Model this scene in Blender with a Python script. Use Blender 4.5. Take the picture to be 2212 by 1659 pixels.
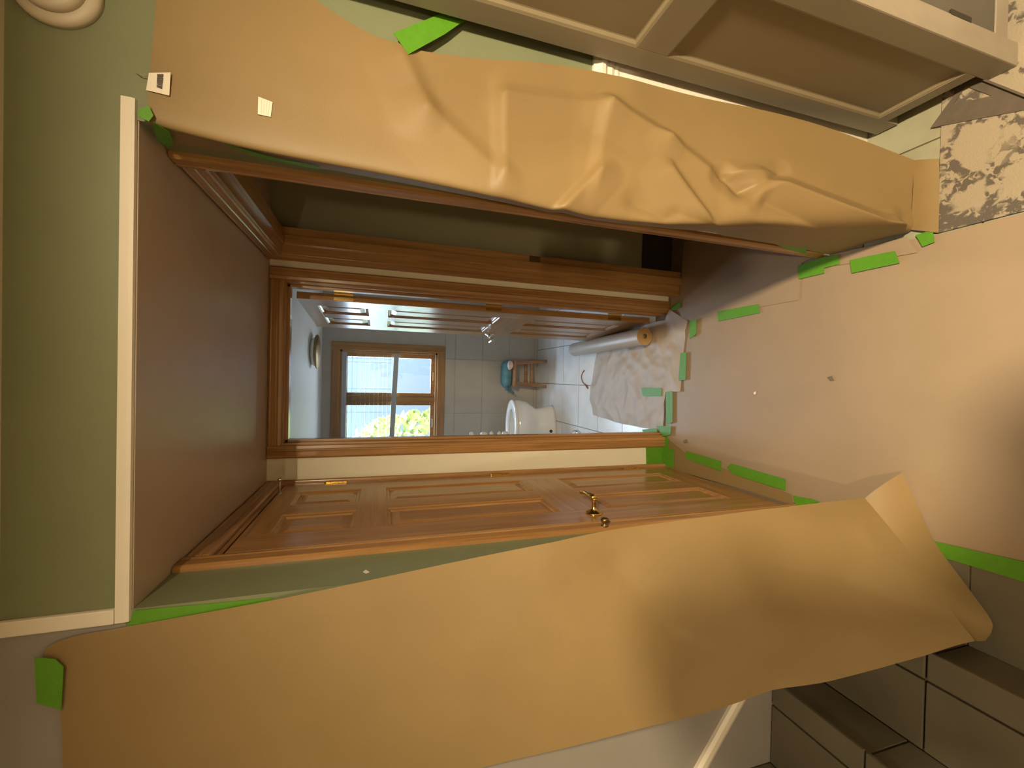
import bpy, bmesh, math, random
from mathutils import Vector, Matrix, noise
random.seed(7)
SC = bpy.context.scene
COL = SC.collection
for o in list(bpy.data.objects):
    bpy.data.objects.remove(o)

# ------------------------------------------------------------------ camera
FPX, PITCH, YAW, ROLL, CAMH = 905.0, 0.3005, -0.0128, -0.0191, 1.6297
CAM = Vector((0, 0, CAMH))
_F = Vector((math.sin(YAW) * math.cos(PITCH), math.cos(YAW) * math.cos(PITCH), -math.sin(PITCH)))
_R = Vector((math.cos(YAW), -math.sin(YAW), 0))
_D = _F.cross(_R)
R2 = math.cos(ROLL) * _R + math.sin(ROLL) * _D      # world right
D2 = -math.sin(ROLL) * _R + math.cos(ROLL) * _D     # world down
cd = bpy.data.cameras.new('camera')
cam = bpy.data.objects.new('camera', cd)
COL.objects.link(cam)
cd.sensor_fit = 'HORIZONTAL'; cd.sensor_width = 36.0
cd.lens = FPX / 2212 * 36.0
cd.clip_start = 0.02
# the phone was held on its side: picture right = world down, picture up = world right
cam.matrix_world = Matrix(((D2.x, R2.x, -_F.x, CAM.x), (D2.y, R2.y, -_F.y, CAM.y), (D2.z, R2.z, -_F.z, CAM.z), (0, 0, 0, 1)))
SC.camera = cam

# ------------------------------------------------------------------ world, exposure
w = bpy.data.worlds.new('sky'); SC.world = w; w.use_nodes = True
bg = w.node_tree.nodes['Background']
bg.inputs[0].default_value = (0.66, 0.82, 1.0, 1)
bg.inputs[1].default_value = 35.0
SC.view_settings.view_transform = 'Standard'
SC.view_settings.look = 'None'
SC.view_settings.gamma = 1.0
SC.view_settings.use_curve_mapping = False
SC.view_settings.exposure = 0.0
LAMP_POS = (0.66, -0.62, 2.335)
LAMP_POWER = 130.0
FILL_LAMP_POS = (-0.50, -1.75, 2.335)
FILL_LAMP_POWER = 56.0  # second lamp is unseen, added as fill to lift the shadows
LAMP_COLOR = (1.0, 0.81, 0.52)


def ray(x, y):
    return _F * FPX + R2 * (829.5 - y) + D2 * (x - 1106)
def onX(x, y, X):
    d = ray(x, y); return CAM + d * (X / d.x)
def onY(x, y, Y):
    d = ray(x, y); return CAM + d * (Y / d.y)
def onZ(x, y, Z):
    d = ray(x, y); return CAM + d * ((Z - CAMH) / d.z)

# ------------------------------------------------------------------ helpers
class MB:
    def __init__(s): s.bm = bmesh.new()
    def box(s, x0, x1, y0, y1, z0, z1, bev=0.0):
        r = bmesh.ops.create_cube(s.bm, size=1.0)
        vs = r['verts']
        for v in vs:
            v.co = Vector(((x0 + x1) / 2 + v.co.x * (x1 - x0), (y0 + y1) / 2 + v.co.y * (y1 - y0), (z0 + z1) / 2 + v.co.z * (z1 - z0)))
        if bev > 0:
            es = {e for v in vs for e in v.link_edges}
            bmesh.ops.bevel(s.bm, geom=list(es), offset=bev, segments=2, affect='EDGES', profile=0.6)
        return s
    def prism(s, pts, vec):
        vec = Vector(vec)
        a = [s.bm.verts.new(Vector(p)) for p in pts]
        b = [s.bm.verts.new(Vector(p) + vec) for p in pts]
        n = len(pts)
        try:
            s.bm.faces.new(a[::-1]); s.bm.faces.new(b)
            for i in range(n): s.bm.faces.new((a[i], a[(i + 1) % n], b[(i + 1) % n], b[i]))
        except ValueError: pass
        return s
    def tube(s, path, r, seg=10, caps=True):
        path = [Vector(p) for p in path]
        rings = []
        for i, p in enumerate(path):
            t = (path[min(i + 1, len(path) - 1)] - path[max(i - 1, 0)]).normalized()
            a = t.orthogonal().normalized() if i == 0 else (prev - prev.dot(t) * t).normalized()
            prev = a
            b = t.cross(a)
            rr = r[i] if isinstance(r, (list, tuple)) else r
            rings.append([s.bm.verts.new(p + (a * math.cos(k * 2 * math.pi / seg) + b * math.sin(k * 2 * math.pi / seg)) * rr) for k in range(seg)])
        for A, B in zip(rings, rings[1:]):
            for k in range(seg): s.bm.faces.new((A[k], A[(k + 1) % seg], B[(k + 1) % seg], B[k]))
        if caps:
            s.bm.faces.new(rings[0][::-1]); s.bm.faces.new(rings[-1])
        return s
    def lathe(s, c, axis, prof, seg=32):
        """prof: list of (radius, height along axis)"""
        c = Vector(c); axis = Vector(axis).normalized()
        a = axis.orthogonal().normalized(); b = axis.cross(a)
        rings = []
        for r, h in prof:
            if r < 1e-6: rings.append([s.bm.verts.new(c + axis * h)])
            else: rings.append([s.bm.verts.new(c + axis * h + (a * math.cos(k * 2 * math.pi / seg) + b * math.sin(k * 2 * math.pi / seg)) * r) for k in range(seg)])
        for A, B in zip(rings, rings[1:]):
            for k in range(seg):
                k2 = (k + 1) % seg
                if len(A) == 1 and len(B) == 1: continue
                if len(A) == 1: s.bm.faces.new((A[0], B[k2], B[k]))
                elif len(B) == 1: s.bm.faces.new((A[k], A[k2], B[0]))
                else: s.bm.faces.new((A[k], A[k2], B[k2], B[k]))
        if len(rings[0]) > 1: s.bm.faces.new(rings[0][::-1])
        if len(rings[-1]) > 1: s.bm.faces.new(rings[-1])
        return s
    def loft(s, rings, cap0=True, cap1=True):
        R = [[s.bm.verts.new(Vector(p)) for p in ring] for ring in rings]
        n = len(R[0])
        for A, B in zip(R, R[1:]):
            for k in range(n): s.bm.faces.new((A[k], A[(k + 1) % n], B[(k + 1) % n], B[k]))
        if cap0: s.bm.faces.new(R[0][::-1])
        if cap1: s.bm.faces.new(R[-1])
        return s
    def grid(s, rows):
        V = [[s.bm.verts.new(Vector(p)) for p in r] for r in rows]
        for A, B in zip(V, V[1:]):
            for k in range(len(A) - 1): s.bm.faces.new((A[k], A[k + 1], B[k + 1], B[k]))
        return s
    def build(s, name, mat, parent=None, off=(0, 0, 0), smooth=False):
        off = Vector(off)
        if parent is not None and off == Vector((0, 0, 0)): off = Vector(parent.get('_off', (0, 0, 0)))
        for v in s.bm.verts: v.co -= off
        bmesh.ops.recalc_face_normals(s.bm, faces=s.bm.faces[:])
        me = bpy.data.meshes.new(name); s.bm.to_mesh(me); s.bm.free()
        if smooth:
            for p in me.polygons: p.use_smooth = True
        if mat is not None: me.materials.append(mat)
        o = bpy.data.objects.new(name, me); COL.objects.link(o)
        if parent is not None:
            o.parent = parent
            if parent.type == 'MESH': pass
        else: o.location = off
        return o

OFFS = {}
def tag(o, label, cat, group=None):
    o['label'] = label; o['category'] = cat
    if group: o['group'] = group
    return o
def struct(o):
    o['kind'] = 'structure'; return o
def thing(name, label, cat, loc, rotz=0.0, group=None):
    o = bpy.data.objects.new(name, None); COL.objects.link(o)
    o.empty_display_size = 0.05
    o.location = loc; o.rotation_euler = (0, 0, rotz)
    return tag(o, label, cat, group)
def sroot(name, loc, rotz=0.0):
    o = bpy.data.objects.new(name, None); COL.objects.link(o)
    o.empty_display_size = 0.05
    o.location = loc; o.rotation_euler = (0, 0, rotz)
    return struct(o)
def part(mb, name, mat, root, smooth=False):
    """geometry given in world space, root unrotated"""
    r = root
    loc = Vector((0, 0, 0))
    while r is not None:
        if r.type == 'EMPTY': loc += Vector(r.location)
        else: loc += Vector(r.location)
        r = r.parent
    return mb.build(name, mat, root, off=loc if loc.length else (0, 0, 0), smooth=smooth)
def lpart(mb, name, mat, root, smooth=False):
    """geometry given in the root's own space"""
    me_off = (0, 0, 0)
    for v in mb.bm.verts: pass
    bmesh.ops.recalc_face_normals(mb.bm, faces=mb.bm.faces[:])
    me = bpy.data.meshes.new(name); mb.bm.to_mesh(me); mb.bm.free()
    if smooth:
        for p in me.polygons: p.use_smooth = True
    me.materials.append(mat)
    o = bpy.data.objects.new(name, me); COL.objects.link(o); o.parent = root
    return o
def autosmooth(o, deg=35):
    me = o.data
    for p in me.polygons: p.use_smooth = True
    bm = bmesh.new(); bm.from_mesh(me)
    for e in bm.edges:
        if len(e.link_faces) == 2 and e.calc_face_angle(0) > math.radians(deg): e.smooth = False
    bm.to_mesh(me); bm.free()
    return o

# ------------------------------------------------------------------ materials
def newmat(name):
    m = bpy.data.materials.new(name); m.use_nodes = True
    nt = m.node_tree; b = nt.nodes['Principled BSDF']
    return m, nt, b
def plain(name, col, rough=0.5, metal=0.0, var=0.0, scale=8.0, bump=0.0, bscale=60.0, spec=None, coat=0.0):
    m, nt, b = newmat(name)
    b.inputs['Roughness'].default_value = rough; b.inputs['Metallic'].default_value = metal
    if spec is not None: b.inputs['Specular IOR Level'].default_value = spec
    if coat: b.inputs['Coat Weight'].default_value = coat; b.inputs['Coat Roughness'].default_value = 0.12
    tc = nt.nodes.new('ShaderNodeTexCoord')
    n = nt.nodes.new('ShaderNodeTexNoise'); n.inputs['Scale'].default_value = scale; n.inputs['Detail'].default_value = 4
    nt.links.new(tc.outputs['Object'], n.inputs['Vector'])
    r = nt.nodes.new('ShaderNodeValToRGB')
    r.color_ramp.elements[0].position = 0.3; r.color_ramp.elements[1].position = 0.7
    r.color_ramp.elements[0].color = tuple(c * (1 - var) for c in col) + (1,)
    r.color_ramp.elements[1].color = tuple(min(1, c * (1 + var)) for c in col) + (1,)
    nt.links.new(n.outputs[0], r.inputs[0]); nt.links.new(r.outputs[0], b.inputs['Base Color'])
    if bump:
        n2 = nt.nodes.new('ShaderNodeTexNoise'); n2.inputs['Scale'].default_value = bscale; n2.inputs['Detail'].default_value = 3
        nt.links.new(tc.outputs['Object'], n2.inputs['Vector'])
        bp = nt.nodes.new('ShaderNodeBump'); bp.inputs['Strength'].default_value = bump; bp.inputs['Distance'].default_value = 0.004
        nt.links.new(n2.outputs[0], bp.inputs['Height']); nt.links.new(bp.outputs[0], b.inputs['Normal'])
    return m
def oak(name, axis, c0=(0.27, 0.130, 0.045), c1=(0.47, 0.250, 0.090), rough=0.28):
    m, nt, b = newmat(name)
    tc = nt.nodes.new('ShaderNodeTexCoord'); mp = nt.nodes.new('ShaderNodeMapping')
    sc = [34, 34, 34]; sc[axis] = 1.6
    mp.inputs['Scale'].default_value = sc
    nt.links.new(tc.outputs['Object'], mp.inputs['Vector'])
    n = nt.nodes.new('ShaderNodeTexNoise'); n.inputs['Scale'].default_value = 1.0; n.inputs['Detail'].default_value = 5; n.inputs['Distortion'].default_value = 0.6
    nt.links.new(mp.outputs[0], n.inputs['Vector'])
    sc2 = [150, 150, 150]; sc2[axis] = 6
    mp2 = nt.nodes.new('ShaderNodeMapping'); mp2.inputs['Scale'].default_value = sc2
    nt.links.new(tc.outputs['Object'], mp2.inputs['Vector'])
    n2 = nt.nodes.new('ShaderNodeTexNoise'); n2.inputs['Scale'].default_value = 1.0; n2.inputs['Detail'].default_value = 2
    nt.links.new(mp2.outputs[0], n2.inputs['Vector'])
    mx = nt.nodes.new('ShaderNodeMath'); mx.operation = 'MULTIPLY_ADD'; mx.inputs[1].default_value = 0.35
    nt.links.new(n2.outputs[0], mx.inputs[0]); 
    ml = nt.nodes.new('ShaderNodeMath'); ml.operation = 'MULTIPLY'; ml.inputs[1].default_value = 0.65
    nt.links.new(n.outputs[0], ml.inputs[0]); nt.links.new(ml.outputs[0], mx.inputs[2])
    r = nt.nodes.new('ShaderNodeValToRGB')
    r.color_ramp.elements[0].position = 0.34; r.color_ramp.elements[1].position = 0.66
    r.color_ramp.elements[0].color = c0 + (1,); r.color_ramp.elements[1].color = c1 + (1,)
    nt.links.new(mx.outputs[0], r.inputs[0]); nt.links.new(r.outputs[0], b.inputs['Base Color'])
    b.inputs['Roughness'].default_value = rough
    b.inputs['Coat Weight'].default_value = 0.35; b.inputs['Coat Roughness'].default_value = 0.15
    bp = nt.nodes.new('ShaderNodeBump'); bp.inputs['Strength'].default_value = 0.12; bp.inputs['Distance'].default_value = 0.002
    nt.links.new(mx.outputs[0], bp.inputs['Height']); nt.links.new(bp.outputs[0], b.inputs['Normal'])
    return m

M = {}
M['sage'] = plain('sage_paint', (0.205, 0.225, 0.130), 0.45, var=0.03, bump=0.05, bscale=120)
M['cream'] = plain('cream_paint', (0.80, 0.75, 0.60), 0.5, var=0.02, bump=0.05, bscale=120)
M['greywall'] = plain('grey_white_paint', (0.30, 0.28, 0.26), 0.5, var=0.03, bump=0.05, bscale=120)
M['ceil'] = plain('semigloss_ceiling_paint', (0.46, 0.36, 0.27), 0.42, var=0.03, bump=0.04, bscale=40)
M['white'] = plain('white_trim_paint', (0.80, 0.74, 0.64), 0.4, var=0.02)
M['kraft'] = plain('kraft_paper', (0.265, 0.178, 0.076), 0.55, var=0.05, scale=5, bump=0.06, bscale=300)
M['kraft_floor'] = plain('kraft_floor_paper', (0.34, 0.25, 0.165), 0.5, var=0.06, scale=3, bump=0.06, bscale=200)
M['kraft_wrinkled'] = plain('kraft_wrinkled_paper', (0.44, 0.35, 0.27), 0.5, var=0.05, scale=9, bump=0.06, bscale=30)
M['tape'] = plain('green_masking_tape', (0.10, 0.29, 0.015), 0.5, var=0.06, scale=40, bump=0.15, bscale=220)
M['scrap'] = plain('white_paper_scrap', (0.62, 0.55, 0.45), 0.6, var=0.05)
M['oakz'] = oak('oak_upright', 2); M['oaky'] = oak('oak_along_hall', 1); M['oakx'] = oak('oak_across', 0)
M['brass'] = plain('polished_brass', (0.80, 0.56, 0.20), 0.22, metal=1.0, var=0.03)
M['darkbrass'] = plain('aged_brass', (0.30, 0.20, 0.09), 0.4, metal=1.0, var=0.1)
M['chrome'] = plain('chrome', (0.78, 0.76, 0.72), 0.15, metal=1.0)
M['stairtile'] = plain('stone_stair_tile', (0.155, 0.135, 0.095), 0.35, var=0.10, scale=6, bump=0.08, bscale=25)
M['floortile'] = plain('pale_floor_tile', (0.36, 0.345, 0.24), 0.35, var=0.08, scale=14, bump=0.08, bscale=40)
M['grout'] = plain('brown_grout', (0.15, 0.11, 0.07), 0.8, var=0.1)
M['slab'] = plain('subfloor', (0.22, 0.18, 0.13), 0.8, var=0.1)
M['bathtile'] = plain('bath_floor_tile', (0.82, 0.82, 0.84), 0.25, var=0.06, scale=7, bump=0.06, bscale=18)
M['bathgrout'] = plain('bath_grout', (0.30, 0.25, 0.23), 0.8, var=0.05)
M['bathwall'] = plain('bath_wall_paint', (0.50, 0.465, 0.42), 0.5, var=0.03)
M['bathwalltile'] = plain('bath_wall_tile', (0.50, 0.46, 0.405), 0.3, var=0.03)
M['bathwallgrout'] = plain('bath_wall_grout', (0.46, 0.42, 0.37), 0.8, var=0.03)
M['bathceil'] = plain('bath_ceiling_paint', (0.80, 0.77, 0.75), 0.5, var=0.02)
M['cab'] = plain('taupe_cabinet_paint', (0.25, 0.215, 0.155), 0.45, var=0.03)
M['cabpanel'] = plain('taupe_cabinet_panel', (0.215, 0.172, 0.105), 0.45, var=0.05, scale=3)
M['cablit'] = plain('lit_cabinet_front', (0.32, 0.27, 0.21), 0.45, var=0.05, scale=20)  # paler copy of the cabinet taupe: lamplight on the front painted in
M['cabgrey'] = plain('grey_cabinet_door', (0.10, 0.09, 0.075), 0.4, var=0.06)
M['black'] = plain('black_hinge', (0.03, 0.025, 0.02), 0.5)
M['square'] = plain('grey_metal_square', (0.17, 0.138, 0.11), 0.4, metal=0.3, var=0.10, scale=30)
M['porcelain'] = plain('porcelain', (0.88, 0.85, 0.80), 0.12, var=0.01, coat=0.5)
M['detector'] = plain('cream_plastic', (0.60, 0.52, 0.40), 0.45, var=0.02)
M['stoolwood'] = oak('stool_wood', 2, (0.20, 0.085, 0.03), (0.38, 0.19, 0.08), 0.4)
M['teal'] = plain('teal_cloth', (0.10, 0.22, 0.25), 0.9, var=0.2, scale=20, bump=0.4, bscale=60)
M['pink'] = plain('pale_cloth', (0.72, 0.58, 0.50), 0.8, var=0.05)
M['rollpaper'] = plain('paper_roll_side', (0.52, 0.45, 0.38), 0.4, var=0.03)
M['cord'] = plain('dull_red_cord', (0.26, 0.10, 0.08), 0.6, var=0.2, scale=30)
M['blind'] = plain('white_blind_rail', (0.42, 0.44, 0.46), 0.5)
M['slat'] = plain('thin_blind_slat', (0.10, 0.105, 0.11), 0.6)
M['darkbase'] = plain('dark_baseboard', (0.05, 0.035, 0.022), 0.5, var=0.1)
M['roomwall'] = plain('side_room_paint', (0.34, 0.31, 0.19), 0.6, var=0.03)
M['ink'] = plain('printed_ink', (0.12, 0.10, 0.09), 0.7)
M['bounce_ground'] = plain('pale_bounce_ground', (0.42, 0.41, 0.38), 0.9, var=0.1, scale=4)  # unseen ground, made pale to bounce daylight up to the bathroom ceiling
M['leaf'] = plain('shrub_leaf', (0.16, 0.19, 0.025), 0.7, var=0.3, scale=6)
M['siding'] = plain('blue_siding', (0.025, 0.031, 0.040), 0.7, var=0.05)
M['plaster'] = plain('room_wall_paint', (0.42, 0.38, 0.30), 0.6, var=0.03)
# roll end: paper rings
m, nt, b = newmat('paper_roll_end')
tc = nt.nodes.new('ShaderNodeTexCoord'); wv = nt.nodes.new('ShaderNodeTexWave')
wv.wave_type = 'RINGS'; wv.rings_direction = 'Y'; wv.inputs['Scale'].default_value = 40; wv.inputs['Distortion'].default_value = 1.2
nt.links.new(tc.outputs['Object'], wv.inputs['Vector'])
rp = nt.nodes.new('ShaderNodeValToRGB'); rp.color_ramp.elements[0].color = (0.30, 0.18, 0.07, 1); rp.color_ramp.elements[1].color = (0.48, 0.31, 0.13, 1)
nt.links.new(wv.outputs[0], rp.inputs[0]); nt.links.new(rp.outputs[0], b.inputs['Base Color']); b.inputs['Roughness'].default_value = 0.8
M['rollend'] = m
# window glass
m, nt, b = newmat('window_glass')
nt.nodes.remove(b); out = nt.nodes['Material Output']
tr = nt.nodes.new('ShaderNodeBsdfTransparent'); tr.inputs[0].default_value = (0.93, 0.96, 0.97, 1)
gl = nt.nodes.new('ShaderNodeBsdfGlossy'); gl.inputs['Roughness'].default_value = 0.02
mx = nt.nodes.new('ShaderNodeMixShader'); mx.inputs[0].default_value = 0.06
nt.links.new(tr.outputs[0], mx.inputs[1]); nt.links.new(gl.outputs[0], mx.inputs[2]); nt.links.new(mx.outputs[0], out.inputs[0])
M['glass'] = m
# translucent white glass for the bathroom fitting
M['opal'] = plain('opal_glass', (0.82, 0.82, 0.80), 0.2, coat=0.5)
# lamp lens
m, nt, b = newmat('lamp_lens')
b.inputs['Emission Color'].default_value = LAMP_COLOR + (1,); b.inputs['Emission Strength'].default_value = 4.0
b.inputs['Base Color'].default_value = (0.9, 0.85, 0.7, 1)
M['lens'] = m
# rug: cream ground with worn grey ornament
m, nt, b = newmat('distressed_rug')
tc = nt.nodes.new('ShaderNodeTexCoord')
def nz(scale, detail, dist, vec=None):
    n = nt.nodes.new('ShaderNodeTexNoise'); n.inputs['Scale'].default_value = scale; n.inputs['Detail'].default_value = detail; n.inputs['Distortion'].default_value = dist
    nt.links.new(vec or tc.outputs['Object'], n.inputs['Vector']); return n
def ramp(src, p0, p1, c0, c1):
    r = nt.nodes.new('ShaderNodeValToRGB'); r.color_ramp.elements[0].position = p0; r.color_ramp.elements[1].position = p1
    r.color_ramp.elements[0].color = c0; r.color_ramp.elements[1].color = c1
    nt.links.new(src, r.inputs[0]); return r
K0, K1 = (0, 0, 0, 1), (1, 1, 1, 1)
vor = nt.nodes.new('ShaderNodeTexVoronoi'); vor.feature = 'DISTANCE_TO_EDGE'; vor.inputs['Scale'].default_value = 8.5
nd = nz(22, 3, 0.0)
va = nt.nodes.new('ShaderNodeVectorMath'); va.operation = 'MULTIPLY_ADD'; va.inputs[1].default_value = (0.09, 0.09, 0.0)
nt.links.new(nd.outputs['Color'], va.inputs[0]); nt.links.new(tc.outputs['Object'], va.inputs[2]); nt.links.new(va.outputs[0], vor.inputs['Vector'])
edge = ramp(vor.outputs['Distance'], 0.07, 0.13, K1, K0)
brk = ramp(nz(46, 3, 0.8).outputs[0], 0.45, 0.52, K0, K1)
mul = nt.nodes.new('ShaderNodeMath'); mul.operation = 'MULTIPLY'
nt.links.new(edge.outputs[0], mul.inputs[0]); nt.links.new(brk.outputs[0], mul.inputs[1])
# border band along the hall-side edge
sx = nt.nodes.new('ShaderNodeSeparateXYZ'); nt.links.new(tc.outputs['Object'], sx.inputs[0])
bd = ramp(sx.outputs['X'], 0.025, 0.04, K1, K0)
brk2 = ramp(nz(26, 3, 1.5).outputs[0], 0.44, 0.50, K0, K1)
mul2 = nt.nodes.new('ShaderNodeMath'); mul2.operation = 'MULTIPLY'
nt.links.new(bd.outputs[0], mul2.inputs[0]); nt.links.new(brk2.outputs[0], mul2.inputs[1])
mxm = nt.nodes.new('ShaderNodeMath'); mxm.operation = 'MAXIMUM'
nt.links.new(mul.outputs[0], mxm.inputs[0]); nt.links.new(mul2.outputs[0], mxm.inputs[1])
mc = nt.nodes.new('ShaderNodeMixRGB'); mc.inputs[1].default_value = (0.36, 0.30, 0.215, 1); mc.inputs[2].default_value = (0.12, 0.098, 0.078, 1)
nt.links.new(mxm.outputs[0], mc.inputs[0]); nt.links.new(mc.outputs[0], b.inputs['Base Color'])
b.inputs['Roughness'].default_value = 0.95
bp = nt.nodes.new('ShaderNodeBump'); bp.inputs['Strength'].default_value = 0.5; bp.inputs['Distance'].default_value = 0.003
nt.links.new(nz(320, 2, 0).outputs[0], bp.inputs['Height']); nt.links.new(bp.outputs[0], b.inputs['Normal'])
M['rug'] = m

# ------------------------------------------------------------------ the setting
XL, XR, YH, YF, ZC, ZR = -0.502, 0.518, 1.069, 2.132, 2.122, 2.335
BX0, BX1, BY0, BY1, BZ = -1.2, 1.1, 2.247, 4.34, 2.18

struct(MB().box(-2.4, 2.4, -2.5, 4.45, -0.12, -0.008).build('floor', M['slab']))
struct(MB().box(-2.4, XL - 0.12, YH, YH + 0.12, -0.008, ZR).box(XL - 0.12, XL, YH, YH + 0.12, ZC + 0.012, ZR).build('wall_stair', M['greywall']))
struct(MB().box(XL + 0.001, XR, YH, YH + 0.12, ZC + 0.002, ZR).box(XR, 2.4, YH, YH + 0.12, -0.008, ZR).build('wall_header', M['sage']))
struct(MB().box(XL - 0.12, XL, YH, YH + 0.12, -0.008, ZC + 0.012).box(XL - 0.12, XL, YH + 0.12, 1.318, -0.008, ZC + 0.05).box(XL - 0.12, XL, 1.318, 2.108, 2.058, ZC + 0.05).box(XL - 0.12, XL, 2.108, YF, -0.008, ZC + 0.05).build('wall_left', M['sage']))
struct(MB().box(XR, XR + 0.115, YH + 0.12, 1.225, -0.008, ZC + 0.05).box(XR, XR + 0.115, 1.225, 2.040, 2.07, ZC + 0.05).box(XR, XR + 0.115, 2.040, YF, -0.008, ZC + 0.05).build('wall_right', M['cream']))
struct(MB().box(BX0 - 0.1, -0.333, YF, BY0, -0.008, 2.3).box(0.430, 2.4, YF, BY0, -0.008, 2.3).box(-0.333, 0.430, YF, BY0, 2.07, 2.3).build('wall_far', M['cream']))
struct(MB().box(XL - 0.2, 2.4, YH + 0.002, YF + 0.05, ZC, ZC + 0.1).build('ceiling_hall', M['ceil']))
struct(MB().box(-2.4, 2.4, -2.5, YH + 0.12, ZR, ZR + 0.1).build('ceiling', M['detector']))
struct(MB().box(-2.4, 2.4, -2.6, -2.45, -0.1, ZR + 0.1).build('wall_back', M['plaster']))
struct(MB().box(-2.5, -2.35, -2.5, YH + 0.1, -0.1, ZR + 0.1).build('wall_room_left', M['plaster']))
struct(MB().box(2.35, 2.5, -2.5, YF + 0.1, -0.1, ZR + 0.1).build('wall_room_right', M['plaster']))
struct(MB().box(XL - 0.3, XL - 0.2, YH + 0.1, YF + 0.1, -0.1, ZC + 0.1).build('wall_leak_block', M['plaster']))  # unseen backing behind the closed door, added to stop sky light leaking in
# side room behind the open doorway on the right
struct(MB().box(XR + 0.116, 2.34, YF - 0.006, YF - 0.001, 0.0, ZC).build('wall_side_room', M['roomwall']))
struct(MB().box(XR + 0.116, 2.34, YF - 0.02, YF - 0.0065, -0.008, 0.195).build('baseboard_side_room', M['darkbase']))
# bathroom
WX0, WX1, WZ0, WZ1 = -0.70, 0.245, 1.09, 2.02
struct(MB().box(BX0 - 0.1, WX0, BY1, BY1 + 0.11, -0.1, 2.3).box(WX1, BX1 + 0.1, BY1, BY1 + 0.11, -0.1, 2.3)
       .box(WX0, WX1, BY1, BY1 + 0.11, -0.1, WZ0).box(WX0, WX1, BY1, BY1 + 0.11, WZ1, 2.3).build('wall_bath_far', M['bathwall']))
struct(MB().box(BX0 - 0.1, BX0, BY0 - 0.05, BY1 + 0.1, -0.1, 2.3).build('wall_bath_left', M['bathwall']))
struct(MB().box(BX1, BX1 + 0.1, BY0 - 0.05, BY1 + 0.1, -0.1, 2.3).build('wall_bath_right', M['bathwall']))
struct(MB().box(BX0 - 0.1, BX1 + 0.1, BY0 - 0.002, BY1 + 0.1, BZ, BZ + 0.12).build('ceiling_bathroom', M['bathceil']))

def tiles(root, name, mat, xs, ys, z0, z1, gap=0.004, cut=None):
    for x0, x1 in zip(xs, xs[1:]):
        for y0, y1 in zip(ys, ys[1:]):
            t = random.uniform(-0.0006, 0.0006)
            part(MB().box(x0 + gap / 2, x1 - gap / 2, y0 + gap / 2, y1 - gap / 2, z0, z1 + t, 0.0015), name, mat, root)
def frange(a, b, n): return [a + (b - a) * i / n for i in range(n + 1)]
# tiled ground around the papered walkway
ft = struct(MB().box(-0.74, 2.3, -0.55, YH, -0.008, -0.004).build('floor_tiled', M['grout']))
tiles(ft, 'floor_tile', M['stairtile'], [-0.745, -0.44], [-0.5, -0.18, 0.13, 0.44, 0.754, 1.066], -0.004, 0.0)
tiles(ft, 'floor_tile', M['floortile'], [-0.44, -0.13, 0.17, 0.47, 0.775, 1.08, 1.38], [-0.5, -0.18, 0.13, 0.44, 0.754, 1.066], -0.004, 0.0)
fh = struct(MB().box(XL, 2.3, YH + 0.001, BY0, -0.008, -0.001).build('floor_hall', M['slab']))
fb = struct(MB().box(BX0, BX1, BY0, BY1, -0.008, -0.003).build('floor_bathroom', M['bathgrout']))
tiles(fb, 'floor_tile', M['bathtile'], [-1.195, -0.775, -0.40, -0.04, 0.32, 0.68, 1.04], [2.25, 2.60, 2.952, 3.301, 3.638, 3.976, 4.337], -0.003, 0.0, 0.006)
# large wall tiles under the bathroom window
wt = struct(MB().box(BX0, BX1, BY1 - 0.004, BY1 - 0.0005, 0.0, 1.015).build('wall_tiled_bathroom', M['bathwallgrout']))
for x0, x1 in zip([-1.19, -0.929, -0.369, 0.191, 0.751], [-0.929, -0.369, 0.191, 0.751, 1.09]):
    for z0, z1 in ((0.004, 0.04), (0.04, 0.33), (0.33, 0.62), (0.62, 0.911), (0.911, 1.014)):
        part(MB().box(x0 + 0.002, x1 - 0.002, BY1 - 0.009, BY1 - 0.004, z0 + 0.002, z1 - 0.002, 0.001), 'wall_tile', M['bathwalltile'], wt)

# header trims
struct(MB().prism([(XL - 0.022, YH, ZC + 0.002), (XL - 0.022, YH - 0.008, ZC + 0.003), (XL - 0.022, YH - 0.010, ZC + 0.010), (XL - 0.022, YH - 0.010, ZC + 0.026), (XL - 0.022, YH, ZC + 0.030)], (XR + 0.04 - XL + 0.022, 0, 0)).build('trim_1', M['white']))
struct(MB().box(XL - 0.024, XL + 0.007, YH - 0.010, YH + 0.001, ZC + 0.028, ZR, 0.003).build('trim_2', M['white']))
# stair skirt moulding on the stair wall
a, bb = Vector((-0.98, 0, 0.430)), Vector((-2.3, 0, 0.430 + 1.32 * 0.77))
nrm = Vector((0.61, 0, 0.79))
prof = [(0, 0), (0.006, 0.004), (0.010, 0.014), (0.016, 0.024), (0.016, 0.040), (0.008, 0.048), (0, 0.050)]
struct(MB().prism([(a.x + nrm.x * h, YH - d, a.z + nrm.z * h) for d, h in prof], (bb - a)).build('trim_3', M['white']))
# chair rail and wainscot behind the cabinet
prof = [(0, 0), (0.006, 0), (0.010, 0.010), (0.008, 0.018), (0.014, 0.030), (0.014, 0.044), (0.022, 0.054), (0.024, 0.066), (0.016, 0.074), (0.010, 0.084), (0, 0.085)]
struct(MB().prism([(0.80, YH - d, 1.0 + h) for d, h in prof], (1.55, 0, 0)).build('trim_4', M['white']))
struct(MB().box(0.80, 2.35, YH - 0.006, YH + 0.001, 0.0, 1.0).build('trim_5', M['white']))

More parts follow.
